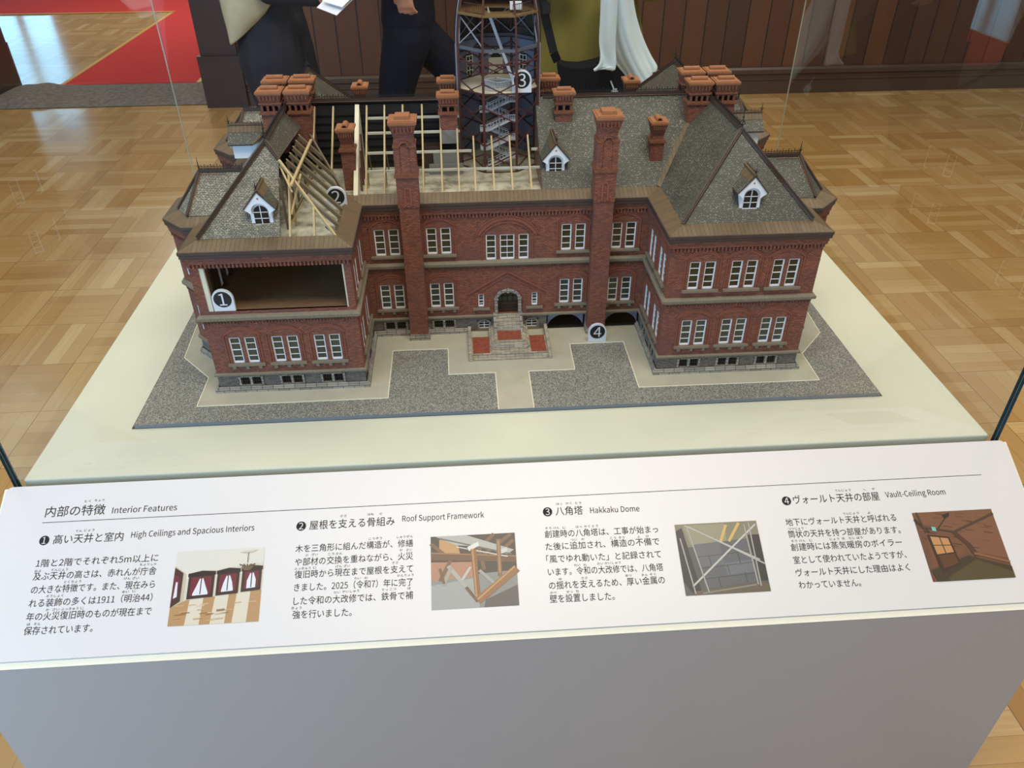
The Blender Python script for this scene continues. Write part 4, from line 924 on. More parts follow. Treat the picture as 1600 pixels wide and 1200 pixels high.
# --- dormers
def dormer(cx, yf, z0, back, side=None):
    """small gabled dormer, white front; side = +1/-1 turns it to face out of the wing"""
    def P(x, y, z): return (cx+x, yf+y, z) if side is None else (yf-side*y, cx+side*x, z)
    hw, hz, gz = .0195, .0330, .0660; ov = .0282
    mk = lambda pts: [P(*p) for p in pts]
    m = MB(); a = [(-hw, 0, z0), (hw, 0, z0), (hw, 0, z0+hz+.002), (0, 0, z0+gz-.003), (-hw, 0, z0+hz+.002)]
    m.hexa(mk(a), mk([(x, back*.8, z) for x, y, z in a])); o = m.build('dormer', M['white'], bm)
    m = MB(); N = 8; w_ = .0130; zs = z0+.0250
    A = [(-w_, -.0004, z0+.0022), (w_, -.0004, z0+.0022)]+[(w_*math.cos(k*PI/N), -.0004, zs+.0130*math.sin(k*PI/N)) for k in range(N+1)]
    m.hexa(mk(A), mk([(x, -.0008, z) for x, y, z in A])); m.build('pane', M['pane_dark'], o)
    m = MB()
    for x0_, x1_, q0, q1 in ((-.0007, .0007, z0+.002, zs+.0130), (-w_, w_, z0+.0130, z0+.0142), (-w_, w_, z0+.0250, z0+.0262), (-w_-.001, w_+.001, z0+.0008, z0+.0026)):
        c = [(x0_, -.0009, q0), (x1_, -.0009, q0), (x1_, -.0009, q1), (x0_, -.0009, q1)]; m.hexa(mk(c), mk([(x, -.0016, z) for x, y, z in c]))
    m.build('glazing_bars', M['white'], o)
    # barge board: gable with an arched cut-out, standing proud of the front
    m = MB(); n = 14; y0, y1 = -.0050, -.0032
    arc = [(math.cos(PI-k*PI/n)*.0158, z0+.0285+math.sin(k*PI/n)*.0150) for k in range(n+1)]
    def top(x): return z0+gz-abs(x)*(gz-hz)/ov
    xs = [-ov, -.0228]+[p[0] for p in arc]+[.0228, ov]; lo = [z0+hz-.002, z0+hz-.0050]+[p[1] for p in arc]+[z0+hz-.0050, z0+hz-.002]
    lo[2] = z0+.0215; lo[-3] = z0+.0215
    for i in range(len(xs)-1):
        q = [(xs[i], lo[i]), (xs[i+1], lo[i+1]), (xs[i+1], top(xs[i+1])), (xs[i], top(xs[i]))]
        m.hexa(mk([(x, y1, z) for x, z in q]), mk([(x, y0, z) for x, z in q]))
    b = m.build('barge_board', M['white'], o)
    m = MB(); st = []
    for k in range(10): t = PI/2+k*PI/5; r = .0026 if k % 2 == 0 else .0011; st.append((r*math.cos(t), -.0053, z0+.0530+r*math.sin(t)))
    m.add(mk(st), [tuple(range(10))]); m.build('star', M['red_star'], o)
    m = MB(); bz = back; fl = MB()
    for s in (-1, 1):
        q = [(0, -.0065, z0+gz+.0015), (s*(ov+.0015), -.0065, z0+hz+.0008), (s*(ov+.0015), bz*.55, z0+hz+.0008), (0, bz, z0+gz+.0015)]
        v = [Vector(p) for p in mk(q)]; m.slab(v, (0, 0, -.0028), 0, 1)
        x1, z1 = s*(ov+.0015)*.40, z0+gz+.0015+(hz-gz-.0007)*.40      # copper strips beside the ridge and along the valley
        v = [Vector(p)+Vector((0, 0, .0012)) for p in mk([(0, -.004, z0+gz+.0018), (x1, -.004, z1), (x1, bz*.80, z1), (0, bz+.006, z0+gz+.0018)])]; fl.slab(v, (0, 0, -.001))
        fl.bar(P(s*(ov+.003), bz*.55, z0+hz+.002), P(0, bz+.008, z0+gz+.0035), .012, .0022)
    m.build('dormer_roof', [M['slate'], M['capdark']], o)
    fl.bar(P(0, -.006, z0+gz+.0030), P(0, bz, z0+gz+.0030), .007, .003); fl.build('flashing', M['skirt'], o)
    m = MB(); a, b_ = Vector(P(0, -.004, z0+gz+.003)), Vector(P(0, bz*.8, z0+gz+.003)); d = (b_-a).normalized(); up = Vector((0, 0, 1)); n = 9
    for k in range(n+1): p = a+(b_-a)*k/n; m.bar(p, p+up*.0065, .0006, .0006, d)
    m.bar(a+up*.0035, b_+up*.0035, .0006, .0006); m.tube([a, a+up*.011, a+up*.019], [.0013, .0008, .0003], 6)
    for k in range(6): e = Vector((math.cos(k*PI/3), math.sin(k*PI/3), .5)); m.bar(a+up*.004, a+up*.006+e*.005, .0006, .0006)
    m.build('cresting', M['iron'], o); return o
dormer(.4575, .2800, .3560, .062); dormer(-.4610, .2800, .3540, .062); dormer(.1085, .4960, .3540, .088)
for s in (-1, 1): dormer(YC, s*.589, .3600, .085, side=s)

# --- chimneys
def chim_top(m, x, y, hx, hy, z, k=1.0, mi=0, flue='box'):
    """corbelled head: z is the underside of the flare"""
    m.frus(x, y, hx, hy, z, hx+.006*k, hy+.006*k, z+.022*k, mi)
    n = 6
    for i in range(n):
        a = -hx-.002+(2*hx+.004)*(i+.5)/n; m.box(x+a-.0013, x+a+.0013, y-hy-.0062*k, y-hy-.0032*k, z+.010*k, z+.020*k, mi)
    return m
def cap_mesh(x, y, hx, hy, z, flue, k=1.0):
    m = MB(); m.box(x-hx-.0075*k, x+hx+.0075*k, y-hy-.0075*k, y+hy+.0075*k, z, z+.005*k); m.box(x-hx-.006*k, x+hx+.006*k, y-hy-.006*k, y+hy+.006*k, z-.0025, z)
    m.box(x-hx-.004*k, x+hx+.004*k, y-hy-.004*k, y+hy+.004*k, z+.005*k, z+.0065*k)
    if flue == 'box': m.frus(x, y, hx*.75, hy*.75, z+.0065*k, hx*.70, hy*.70, z+.013*k)
    elif flue == 'roll':
        m.tube([(x-hx*.85, y, z+.0095*k), (x+hx*.85, y, z+.0095*k)], .0058*k, 12)
    else:
        n = 10; y0, y1 = y-hy*.85, y+hy*.85; r0, r1 = .0078*k, .0052*k
        for i in range(n):
            t, u = PI*i/n, PI*(i+1)/n; q = lambda r, t_: (x+r*math.cos(t_), z+.0065*k+r*math.sin(t_)*1.1)
            lo = [(q(r1, t)[0], y0, q(r1, t)[1]), (q(r0, t)[0], y0, q(r0, t)[1]), (q(r0, u)[0], y0, q(r0, u)[1]), (q(r1, u)[0], y0, q(r1, u)[1])]
            m.hexa(lo, [(a, y1, c) for a, b, c in lo])
        m.box(x-.005*k, x+.005*k, y0+.004, y1-.001, z+.005*k, z+.0068*k)
    return m
def tall_chimney(x):
    y0, y1 = .4085, .4485; y = (y0+y1)/2; h = .0200; m = MB()
    m.box(x-h, x+h, y0, CY0, .0235, .326); m.box(x-h-.0015, x+h+.0015, y0-.0015, y1, .326, .389)
    m.box(x-h, x+h, y0, y1, .398, .455); m.box(x-h+.001, x+h-.001, y0+.0015, y1-.0015, .455, .472)
    for s in (-1, 1): m.box(x+s*(h-.004)-.0055, x+s*(h-.004)+.0055, y0-.0022, y1+.0022, .398, .449)
    chim_top(m, x, y, h-.0005, h-.0005, .470)
    o = m.build('tall_chimney', M['brick'], bm); m = MB()
    m.box(x-h-.0042, x+h+.0042, y0-.0042, y1+.0042, .389, .3925); m.box(x-h-.0025, x+h+.0025, y0-.0025, y1+.0025, .3925, .398)
    for s in (-1, 1): m.box(x+s*(h-.004)-.0065, x+s*(h-.004)+.0065, y0-.0034, y1+.0034, .449, .4525)
    F = Fr((x, y0, 0), (1, 0, 0), (0, -1, 0)); arch_band(m, F, 0, .0075, .4515, .0072, .0028, 0, .003, 10); m.build('collar', M['brick_trim'], o)
    cap_mesh(x, y, h, h, .4945, 'box').build('chimney_cap', M['chim_cap'], o)
    m = MB(); m.box(x-h-.003, x+h+.003, y0-.003, CY0, G+.0004, .0185); m.box(x-h-.0016, x+h+.0016, y0-.0016, CY0, .0185, .0240); m.build('footing', M['stone'], o)
    F = Fr((x, y0-.0015, 0), (1, 0, 0), (0, -1, 0)); m = MB(); arch_band(m, F, 0, .0035, .3625, .0035, .0025, 0, .0015, 8); F.box(m, -.008, -.0035, .330, .3625, 0, .0015); F.box(m, .0035, .008, .330, .3625, 0, .0015); m.build('niche_frame', M['arch'], o)
tall_chimney(-.1990); tall_chimney(.2010)
def roof_chimney(x, y, hx, hy, zb, zl, zt, flue, holes=0, base=None):
    """zb foot inside the roof, zl the ledge, zt the underside of the cap"""
    m = MB(); m.box(x-hx, x+hx, y-hy, y+hy, zb, zl); k = (zt-zl)/.05
    if holes:
        z2 = zl+.005; m.box(x-hx+.002, x+hx-.002, y-hy+.007, y+hy-.007, z2, z2+.016*k, 1); nn = holes+1
        for i in range(nn):
            a = -hx+.0035+(2*hx-.007)*i/(nn-1)
            for s in (-1, 1):
                m.box(x+a-.0021, x+a+.0021, y+s*(hy-.003)-.0028, y+s*(hy-.003)+.0028, z2, z2+.016*k, 2); m.box(x+a-.0029, x+a+.0029, y+s*(hy-.003)-.0034, y+s*(hy-.003)+.0034, z2+.0125*k, z2+.016*k, 2)
        m.box(x-hx+.0005, x+hx-.0005, y-hy+.0005, y+hy-.0005, z2+.015*k, zt-.019, 2)
    else:
        m.frus(x, y, hx*.86, hy*.86, zl, hx*.80, hy*.80, zl+.018*k, 2); m.frus(x, y, hx*.80, hy*.80, zl+.018*k, hx*.98, hy*.98, zt-.018, 2)
    chim_top(m, x, y, hx-.0015, hy-.0015, zt-.020, .85, 2)
    if holes: m.box(x-hx-.002, x+hx+.002, y-hy-.002, y+hy+.002, zl+.005+.0185*k, zl+.008+.0185*k, 2)
    o = m.build('chimney', [M['brick'], M['void'], M['brick_trim']], bm); m = MB(); m.box(x-hx-.0035, x+hx+.0035, y-hy-.0035, y+hy+.0035, zl, zl+.0035); m.box(x-hx-.0015, x+hx+.0015, y-hy-.0015, y+hy+.0015, zl+.0035, zl+.0055); m.build('collar', M['brick_trim'], o)
    cap_mesh(x, y, hx-.001, hy-.001, zt, flue, .85).build('chimney_cap', M['chim_cap'], o)
    if base: m = MB(); m.box(x-hx-.001, x+hx+.001, y-hy-.001, y+hy+.001, zb, base); m.build('chimney_base', M['greywall'], o)
for s in (-1, 1):
    for y, zt in ((.605, .5085), (.675, .5125)):
        for d in (-.0275, .0300): roof_chimney(s*.4535+d, y, .0215, .0185, .385, .467, zt, 'roll', 3)
roof_chimney(.3260, .527, .0135, .0175, .340, .4115, .4505, 'arch'); roof_chimney(-.3230, .522, .0135, .0175, .330, .4115, .4535, 'arch')
roof_chimney(.1360, .612, .0185, .0145, .425, .4515, .4915, 'roll', 2); roof_chimney(-.1125, .606, .0185, .0145, .395, .4565, .4925, 'roll', 2, .424)
roof_chimney(.1130, .700, .0185, .0145, .425, .4515, .4985, 'roll', 2); roof_chimney(-.1125, .700, .0185, .0145, .425, .4515, .4985, 'roll', 2)
roof_chimney(.3150, .780, .0135, .0175, .370, .4300, .4700, 'arch'); roof_chimney(-.3150, .780, .0135, .0175, .370, .4300, .4700, 'arch')

# --- the opened attic on the left
m = MB(); z = .3285
m.slab([(-XO, YF, z), (-XI+.004, YF, z), (-XI+.004, CY0+.020, z), (XC+.016, CY0+.020, z), (XC+.016, CY1-.022, z), (-XI, CY1-.022, z), (-XI, YB, z), (-XO, YB, z)], (0, 0, -.004))
m.build('attic_floor', M['attic'], bm, 'cream attic floor')
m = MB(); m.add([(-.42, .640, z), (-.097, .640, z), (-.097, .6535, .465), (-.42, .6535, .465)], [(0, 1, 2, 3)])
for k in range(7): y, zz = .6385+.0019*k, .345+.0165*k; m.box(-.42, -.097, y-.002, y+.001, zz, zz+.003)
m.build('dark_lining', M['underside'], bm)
m = MB(); m.add([(XC-.0005, CY0+.022, z), (XC-.0005, .65, z), (XC-.0005, .65, CRG-.004), (XC-.0005, CY0+.022, FT-.001)], [(0, 1, 2, 3)]); m.build('roof_end_board', M['cap'], bm)
CZ = lambda y: FT+(y-CY0-.022)*CS
def rafter(a, b, w=.0030, h=.0075, mat='timber', name='rafter'):
    m = MB(); m.bar(a, b, w, h); return m.build(name, M[mat], bm)
for i, x in enumerate((-.2892, -.2510, -.2117, -.1700, -.1310, -.0956)):
    yb = .648; rafter((x, .462, CZ(.462)-.006), (x, yb, CZ(yb)-.006), .0034, .0062)
for x, yb in ((-.0615, .577), (-.0226, .5765), (.0160, .5765), (.0556, .577)): rafter((x, .462, CZ(.462)-.006), (x, yb, CZ(yb)-.006), .0034, .0062)
for x in (-.4010, -.3610): yv = CY0+.022+(-x-XI)*(YC-CY0-.022)/(VX-XI); rafter((x, yv, CZ(yv)-.006), (x, .648, CZ(.648)-.006), .0034, .0062)
for x in (-.2892, -.2510, -.2117, -.1700, -.1310, -.0956, -.0615, -.0226, .0160, .0556):      # posts and struts under the rafters
    y = .515; rafter((x, y, .3285), (x, y, CZ(y)-.008), .003, .003, name='strut'); 
    if x < -.09: rafter((x, .575, CZ(.575)-.008), (x, .610, .3290), .0026, .0026, 'timber_dark', 'strut'); rafter((x, .53, .3290), (x, .553, CZ(.553)-.009), .0024, .0024, 'timber_dark', 'strut')
for y, x0, x1 in ((.516, -.290, XC-.001), (.554, -.290, -.066), (.554, .062, XC-.001), (.596, -.290, -.090), (.628, -.290, -.090)):
    m = MB(); m.bar((x0, y, CZ(y)-.0125), (x1, y, CZ(y)-.0125), .0042, .0048); m.build('steel_purlin', M['steel'], bm)
m = MB(); m.box(-.160, -.085, .585, .588, .3287, .352); m.box(-.150, -.0935, .590, .592, .3287, .375); m.build('grey_partition', M['greywall'], bm)
m = MB(); m.box(-.172, -.135, .600, .632, .3287, .385); m.build('dark_tank', M['capdark'], bm)
# plastered party wall between the wing and the centre
x = -.3095; m = MB(); q = [(x, .455, .3287), (x, .455, CZ(.459)+.001), (x, .645, CZ(.645)+.001), (x, .645, .3287)]
m.hexa([(a-.0045, b, c) for a, b, c in q], [(a+.0045, b, c) for a, b, c in q]); m.build('party_wall', M['cream'], bm)
for k in range(3): rafter((-.301, .50+.035*k, .3290), (-.3015, .515+.035*k, CZ(.52+.035*k)-.006), .0035, .0035, 'tower_red', 'strut')
# left wing: rafters of the inner slope, purlin, hip rafter and jack rafters
WZ = lambda x: FT+(-x-XI)*WS
def irafter(y):
    xe = -XI-.001
    if y > CY0+.022: xe = -(XI+(VX-XI)*(y-CY0-.022)/(YC-CY0-.022))
    xt = -.423 if y < .578 else -XM
    if y < YF+.11: xt = -(XI+(y-YF)*(.127/(YA-YF)))
    m = MB(); m.bar((xt, y, WZ(xt)-.0075), (xe, y, WZ(xe)-.0075), .0024, .0085, mi=1); m.bar((xt, y, WZ(xt)-.0028), (xe, y, WZ(xe)-.0028), .0026, .0012, mi=0); m.build('rafter', [M['timber'], M['timber_dark']], bm)
for k in range(8): irafter(.279+.0372*k)
rafter((-.4025, .300, WZ(-.4025)+.001), (-.4025, .560, WZ(-.4025)+.001), .0050, .0035, name='purlin')
rafter((-XI-.002, YF+.002, FT-.002), (XK, yK, zK-.001), .0042, .0050, name='hip_rafter'); rafter((XK, yK, zK-.012), (-.4025, .300, WZ(-.4025)-.012), .003, .003, name='strut')
FS = (RG-FT)/(YA-YF)
for x, zt in ((-.4120, None), (-.3675, None)):
    yt = YF+(-x-XI)*(YA-YF)/.127; rafter((x, YF+.001, FT-.004), (x, yt, FT+(yt-YF)*FS-.003), .0036, .0055, name='jack_rafter')
rafter((-.4120, .330, .3290), (-.4120, .326, .405), .004, .004, name='strut'); rafter((-.4100, .2960, .366), (-.395, .365, .418), .0034, .0034, name='strut')
rafter((-XI-.003, CY0+.024, FT-.004), (-.41, CY0+.022+(.41-XI)*(YC-CY0-.022)/(VX-XI), CRG-.05), .004, .008, 'timber_dark', 'valley_rafter')
for k in range(6):
    y = .315+.045*k; rafter((-.425, y, .3290), (-.385, y+.010, WZ(-.385)-.014), .0035, .0035, 'timber' if k % 2 == 0 else 'timber_dark', 'strut'); rafter((-.425, y, .3290), (-.425, y, .43), .004, .004, 'timber_dark', 'strut')

# --- the octagonal tower, opened at the front
TX, TY, TR = -.0020, .6720, .0925
PR = [(.3290, .0925), (.575, .0925), (.600, .0918), (.625, .0896), (.648, .0862), (.675, .0805), (.700, .0725), (.725, .0615), (.745, .0490), (.762, .0340), (.772, .0200)]
def rad(z):
    for (z0, r0), (z1, r1) in zip(PR[:-1], PR[1:]):
        if z <= z1: return r0+(r1-r0)*max(0, (z-z0))/(z1-z0)
    return PR[-1][1]
def tv(k, z, d=0.0): t = math.radians(22.5+45*k); r = rad(z)+d; return Vector((TX+r*math.cos(t), TY+r*math.sin(t), z))
m = MB()                              # back boards: three whole faces and the rear halves of the sides
def face(m, a, b, z0, z1, d, mi): m.slab([a(z0), b(z0), b(z1), a(z1)], ((a(z0)+b(z0))/2-Vector((TX, TY, z0))).normalized()*-.0015, mi, mi)
zz = [p[0] for p in PR]
for k in range(-1, 4):
    a = lambda z, k=k: tv(k, z, .002); b = lambda z, k=k: tv(k+1, z, .002)
    if k == -1: a = lambda z: (tv(-1, z, .002)+tv(0, z, .002))/2
    if k == 3: b = lambda z: (tv(3, z, .002)+tv(4, z, .002))/2
    for z0, z1 in zip(zz[:-1], zz[1:]): face(m, a, b, z0, z1, .002, 0 if z1 <= .576 else 1)
tw = m.build('tower', [M['tower_wall'], M['dome_board']], bm, 'cut-open octagonal tower')
for k in range(8):
    m = MB(); pts = [tv(k, z, -.001) for z in zz]
    for a, b in zip(pts[:-1], pts[1:]): m.bar(a, b, .0052 if a.z < .57 else .0042, .0046, (0, 1, 0))
    m.build('column', M['tower_red'], tw)
for s in (-1, 1):                     # cut edge of the shell at either side
    m = MB(); pts = [Vector((TX+s*(rad(z)*.924+.0055), TY-.004, z)) for z in zz]
    for a, b in zip(pts[:-1], pts[1:]): m.bar(a, b, .0026, .010, (0, 1, 0))
    m.build('dome_rib', M['iron'], tw)
    m = MB(); pts = [Vector((TX+s*(rad(z)*.924+.0030), TY-.010, z)) for z in zz if z < .75]
    for a, b in zip(pts[:-1], pts[1:]): m.bar(a, b, .0022, .0022, (0, 1, 0))
    m.build('conduit', M['tower_grey'], tw)
    MB().box(*sorted((TX+s*.0885, TX+s*.0905)), TY-.024, TY-.020, .329, .585).build('post', M['tower_grey'], tw)
LV = [.3300, .3790, .4280, .4770, .5260, .5750]
for k in range(8):                    # cross bracing
    for i, (z0, z1) in enumerate(zip(LV[:-1], LV[1:])):
        c = (z0+z1)/2; h = .0165
        m = MB(); a, b = tv(k, c, -.001), tv(k+1, c, -.001); u = Vector((0, 0, h))
        m.bar(a-u, b+u, .0020, .0024); m.bar(a+u, b-u, .0020, .0024); m.build('cross_brace', M['tower_red'], tw)
def ring(z, r_in, w, h, mat, name, d=0.0):
    m = MB()
    for k in range(8): m.bar(tv(k, z, d), tv(k+1, z, d), w, h)
    return m.build(name, M[mat], tw)
ring(.5560, 0, .0030, .0030, 'tower_red', 'ring_beam'); ring(.5820, 0, .0040, .0060, 'tower_dim', 'ring_beam', -.004); ring(.6470, 0, .0060, .0040, 'olive', 'ring_beam'); ring(.4975, 0, .0026, .0026, 'tower_red', 'ring_beam')
for k in (0, 1, 2, 7, 3, 4, 5, 6):
    if k in (5, 6): continue
    m = MB(); m.bar(tv(k, .588, -.004), tv(k+1, .640, -.004), .0022, .0018); m.bar(tv(k, .640, -.004), tv(k+1, .588, -.004), .0022, .0018); m.build('dome_brace', M['tower_grey'], tw)
def annulus(z, ri, name, mat, th=.0022):
    m = MB()
    for k in range(8):
        o0, o1 = tv(k, z, -.003), tv(k+1, z, -.003); c = Vector((TX, TY, z)); i0, i1 = c+(o0-c).normalized()*ri, c+(o1-c).normalized()*ri
        m.slab([o0, o1, i1, i0], (0, 0, -th))
    return m.build(name, M[mat], tw)
annulus(.4975, .040, 'landing', 'cream'); annulus(.6470, .030, 'upper_floor', 'olive')
for k in (0, 1, 2):                   # arched windows in the back boards
    p, q = tv(k, .5, -.0005), tv(k+1, .5, -.0005); d = (q-p).normalized(); L = (q-p).length; n = Vector((-d.y, d.x, 0)); Q = Fr((p.x, p.y, 0), (d.x, d.y, 0), (n.x, n.y, 0)); c = L/2
    m = MB(); hw = .0105; zb = .5020; o = .0012
    if k == 1: Q.box(m, c-.016, c+.016, .4990, .533, 0, o); arch_band(m, Q, c, .008, .533, .012, .008, 0, o)
    else:
        Q.box(m, c-hw, c-hw+.0022, zb, .542, 0, o); Q.box(m, c+hw-.0022, c+hw, zb, .542, 0, o); Q.box(m, c-.0008, c+.0008, zb, .542, 0, o)
        for i in range(5): Q.box(m, c-hw, c+hw, zb+i*.010, zb+i*.010+.0016, 0, o)
        arch_band(m, Q, c, hw-.002, .542, .008, .0022, 0, o)
    wo = m.build('window', M['cream'], tw)
    # the glass behind the bars (its own part)
    m = MB(); Q.box(m, c-hw, c+hw, zb, .546, -.0006, .0004); m.build('window_glass', M['pane_dark'], tw)
def rail(pts, h=.0200, step=.0034, name='railing', mat='stair_grey', t=.0008):
    m = MB(); up = Vector((0, 0, 1))
    for a, b in zip(pts[:-1], pts[1:]):
        a, b = Vector(a), Vector(b); L = (b-a).length; n = max(1, int(L/step))
        m.bar(a+up*h, b+up*h, .0014, .0012); m.bar(a+up*.0015, b+up*.0015, .0009, .0009)
        for k in range(n+1): p = a+(b-a)*k/n; m.bar(p, p+up*h, t, t, (1, .2, 0))
    return m.build(name, M[mat], tw)
z = .4985
rail([(-.0370, .625, z), (-.0040, .5990, z), (.0300, .6180, z)]); rail([(-.0370, .625, z), (-.010, .640, z)]); rail([(.0300, .6180, z), (-.006, .640, z)])
rail([tuple(tv(k, .6475, -.012)) for k in (4, 5)], .018, .005, mat='tower_red'); rail([tuple(tv(k, .6475, -.012)) for k in (6, 7)], .018, .005, mat='tower_red'); rail([tuple(tv(k, .6475, -.012)) for k in (0, 1, 2, 3)], .018, .005, mat='tower_red')
def flight(a, b, w, n, name='stair_flight', treads=True, railh=.013):
    """a straight flight from a up to b: two stringers, treads, hand rails"""
    a, b = Vector(a), Vector(b); d = b-a; hd = Vector((d.x, d.y, 0)).normalized(); sd = Vector((-hd.y, hd.x, 0)); m = MB()
    for s in (-1, 1): m.bar(a+sd*s*w/2, b+sd*s*w/2, .0012, .0042)
    for k in range(n): p = a+d*(k+.5)/n; m.bar(p-sd*w/2, p+sd*w/2, .0034, .0008, (0, 0, 1))
    if railh:
        up = Vector((0, 0, railh))
        for s in (-1, 1):
            m.bar(a+sd*s*w/2+up, b+sd*s*w/2+up, .0011, .0011)
            for k in range(n+1): p = a+sd*s*w/2+d*k/n; m.bar(p, p+up, .0007, .0007, (1, 0, 0))
    return m.build(name, M['stair_grey'], tw)
zs = .3320; hgt = .0205
for k in range(8):
    y = .618 if k % 2 == 0 else .634; xa, xb = (-.029, .018) if k % 2 == 0 else (.018, -.029)
    flight((xa, y, zs+k*hgt), (xb, y, zs+(k+1)*hgt), .013, 7)
    xl = .026 if k % 2 == 0 else -.0365; zl = zs+(k+1)*hgt
    m = MB(); m.box(xl-.0085, xl+.0085, .610, .642, zl-.0012, zl); m.build('stair_landing', M['stair_grey'], tw)
    if k < 7: rail([(xl-.0085, .6102, zl), (xl+.0085, .6102, zl)], .013)
m = MB(); m.tube([(-.004, .608, .3290), (-.004, .608, .4970)], .0011, 8); m.build('stair_post', M['tower_grey'], tw)
flight((.0330, .640, .4990), (-.0220, .640, .6470), .013, 22, 'ladder', railh=.009)
m = MB(); m.box(.0230, .0470, .632, .645, .6520, .6660); m.build('equipment_box', M['white'], tw, 'white box on the upper floor')
m = MB(); m.lathe(TX, TY, [(.024, .770), (.026, .774), (.018, .780), (.018, .806), (.024, .809), (.014, .822), (.003, .832), (.0008, .858)], 8, PI/8); m.build('lantern', M['capdark'], tw)
m = MB(); m.bar(tv(4, .3287)+Vector((0, 0, 0)), tv(5, .3287), .004, .003); m.bar(tv(5, .3287), tv(6, .3287), .004, .003); m.bar(tv(6, .3287), tv(7, .3287), .004, .003); m.build('base_beam', M['tower_red'], tw)

# ============================================================ the visitors behind the case
_ico = None
def blob(name, chains, mat, parent, voxel=.008, smooth=4, label=None):
    """one continuous surface grown round chains of (point, radius), merged and smoothed"""
    m = MB()
    for ch in chains:
        ch = [(Vector(p), r) for p, r in ch]
        for p, r in ch:
            m.lathe(p.x, p.y, [(r*math.sin(PI*k/8)+1e-4, p.z-r*math.cos(PI*k/8)) for k in range(9)], 12)
        for (p, r), (q, t) in zip(ch[:-1], ch[1:]):
            if (q-p).length > 1e-4: m.tube([p, q], [r, t], 12)
    o = m.build(name, mat, parent)
    r = o.modifiers.new('r', 'REMESH'); r.mode = 'VOXEL'; r.voxel_size = voxel; r.use_smooth_shade = True
    q = o.modifiers.new('m', 'SMOOTH'); q.iterations = smooth
    dg = bpy.context.evaluated_depsgraph_get(); nm = bpy.data.meshes.new_from_object(o.evaluated_get(dg)); nm.name = name
    o.modifiers.clear(); o.data = nm; nm.materials.clear(); nm.materials.append(mat)
    nm.polygons.foreach_set('use_smooth', [True]*len(nm.polygons))
    if label: o['label'] = label
    return o
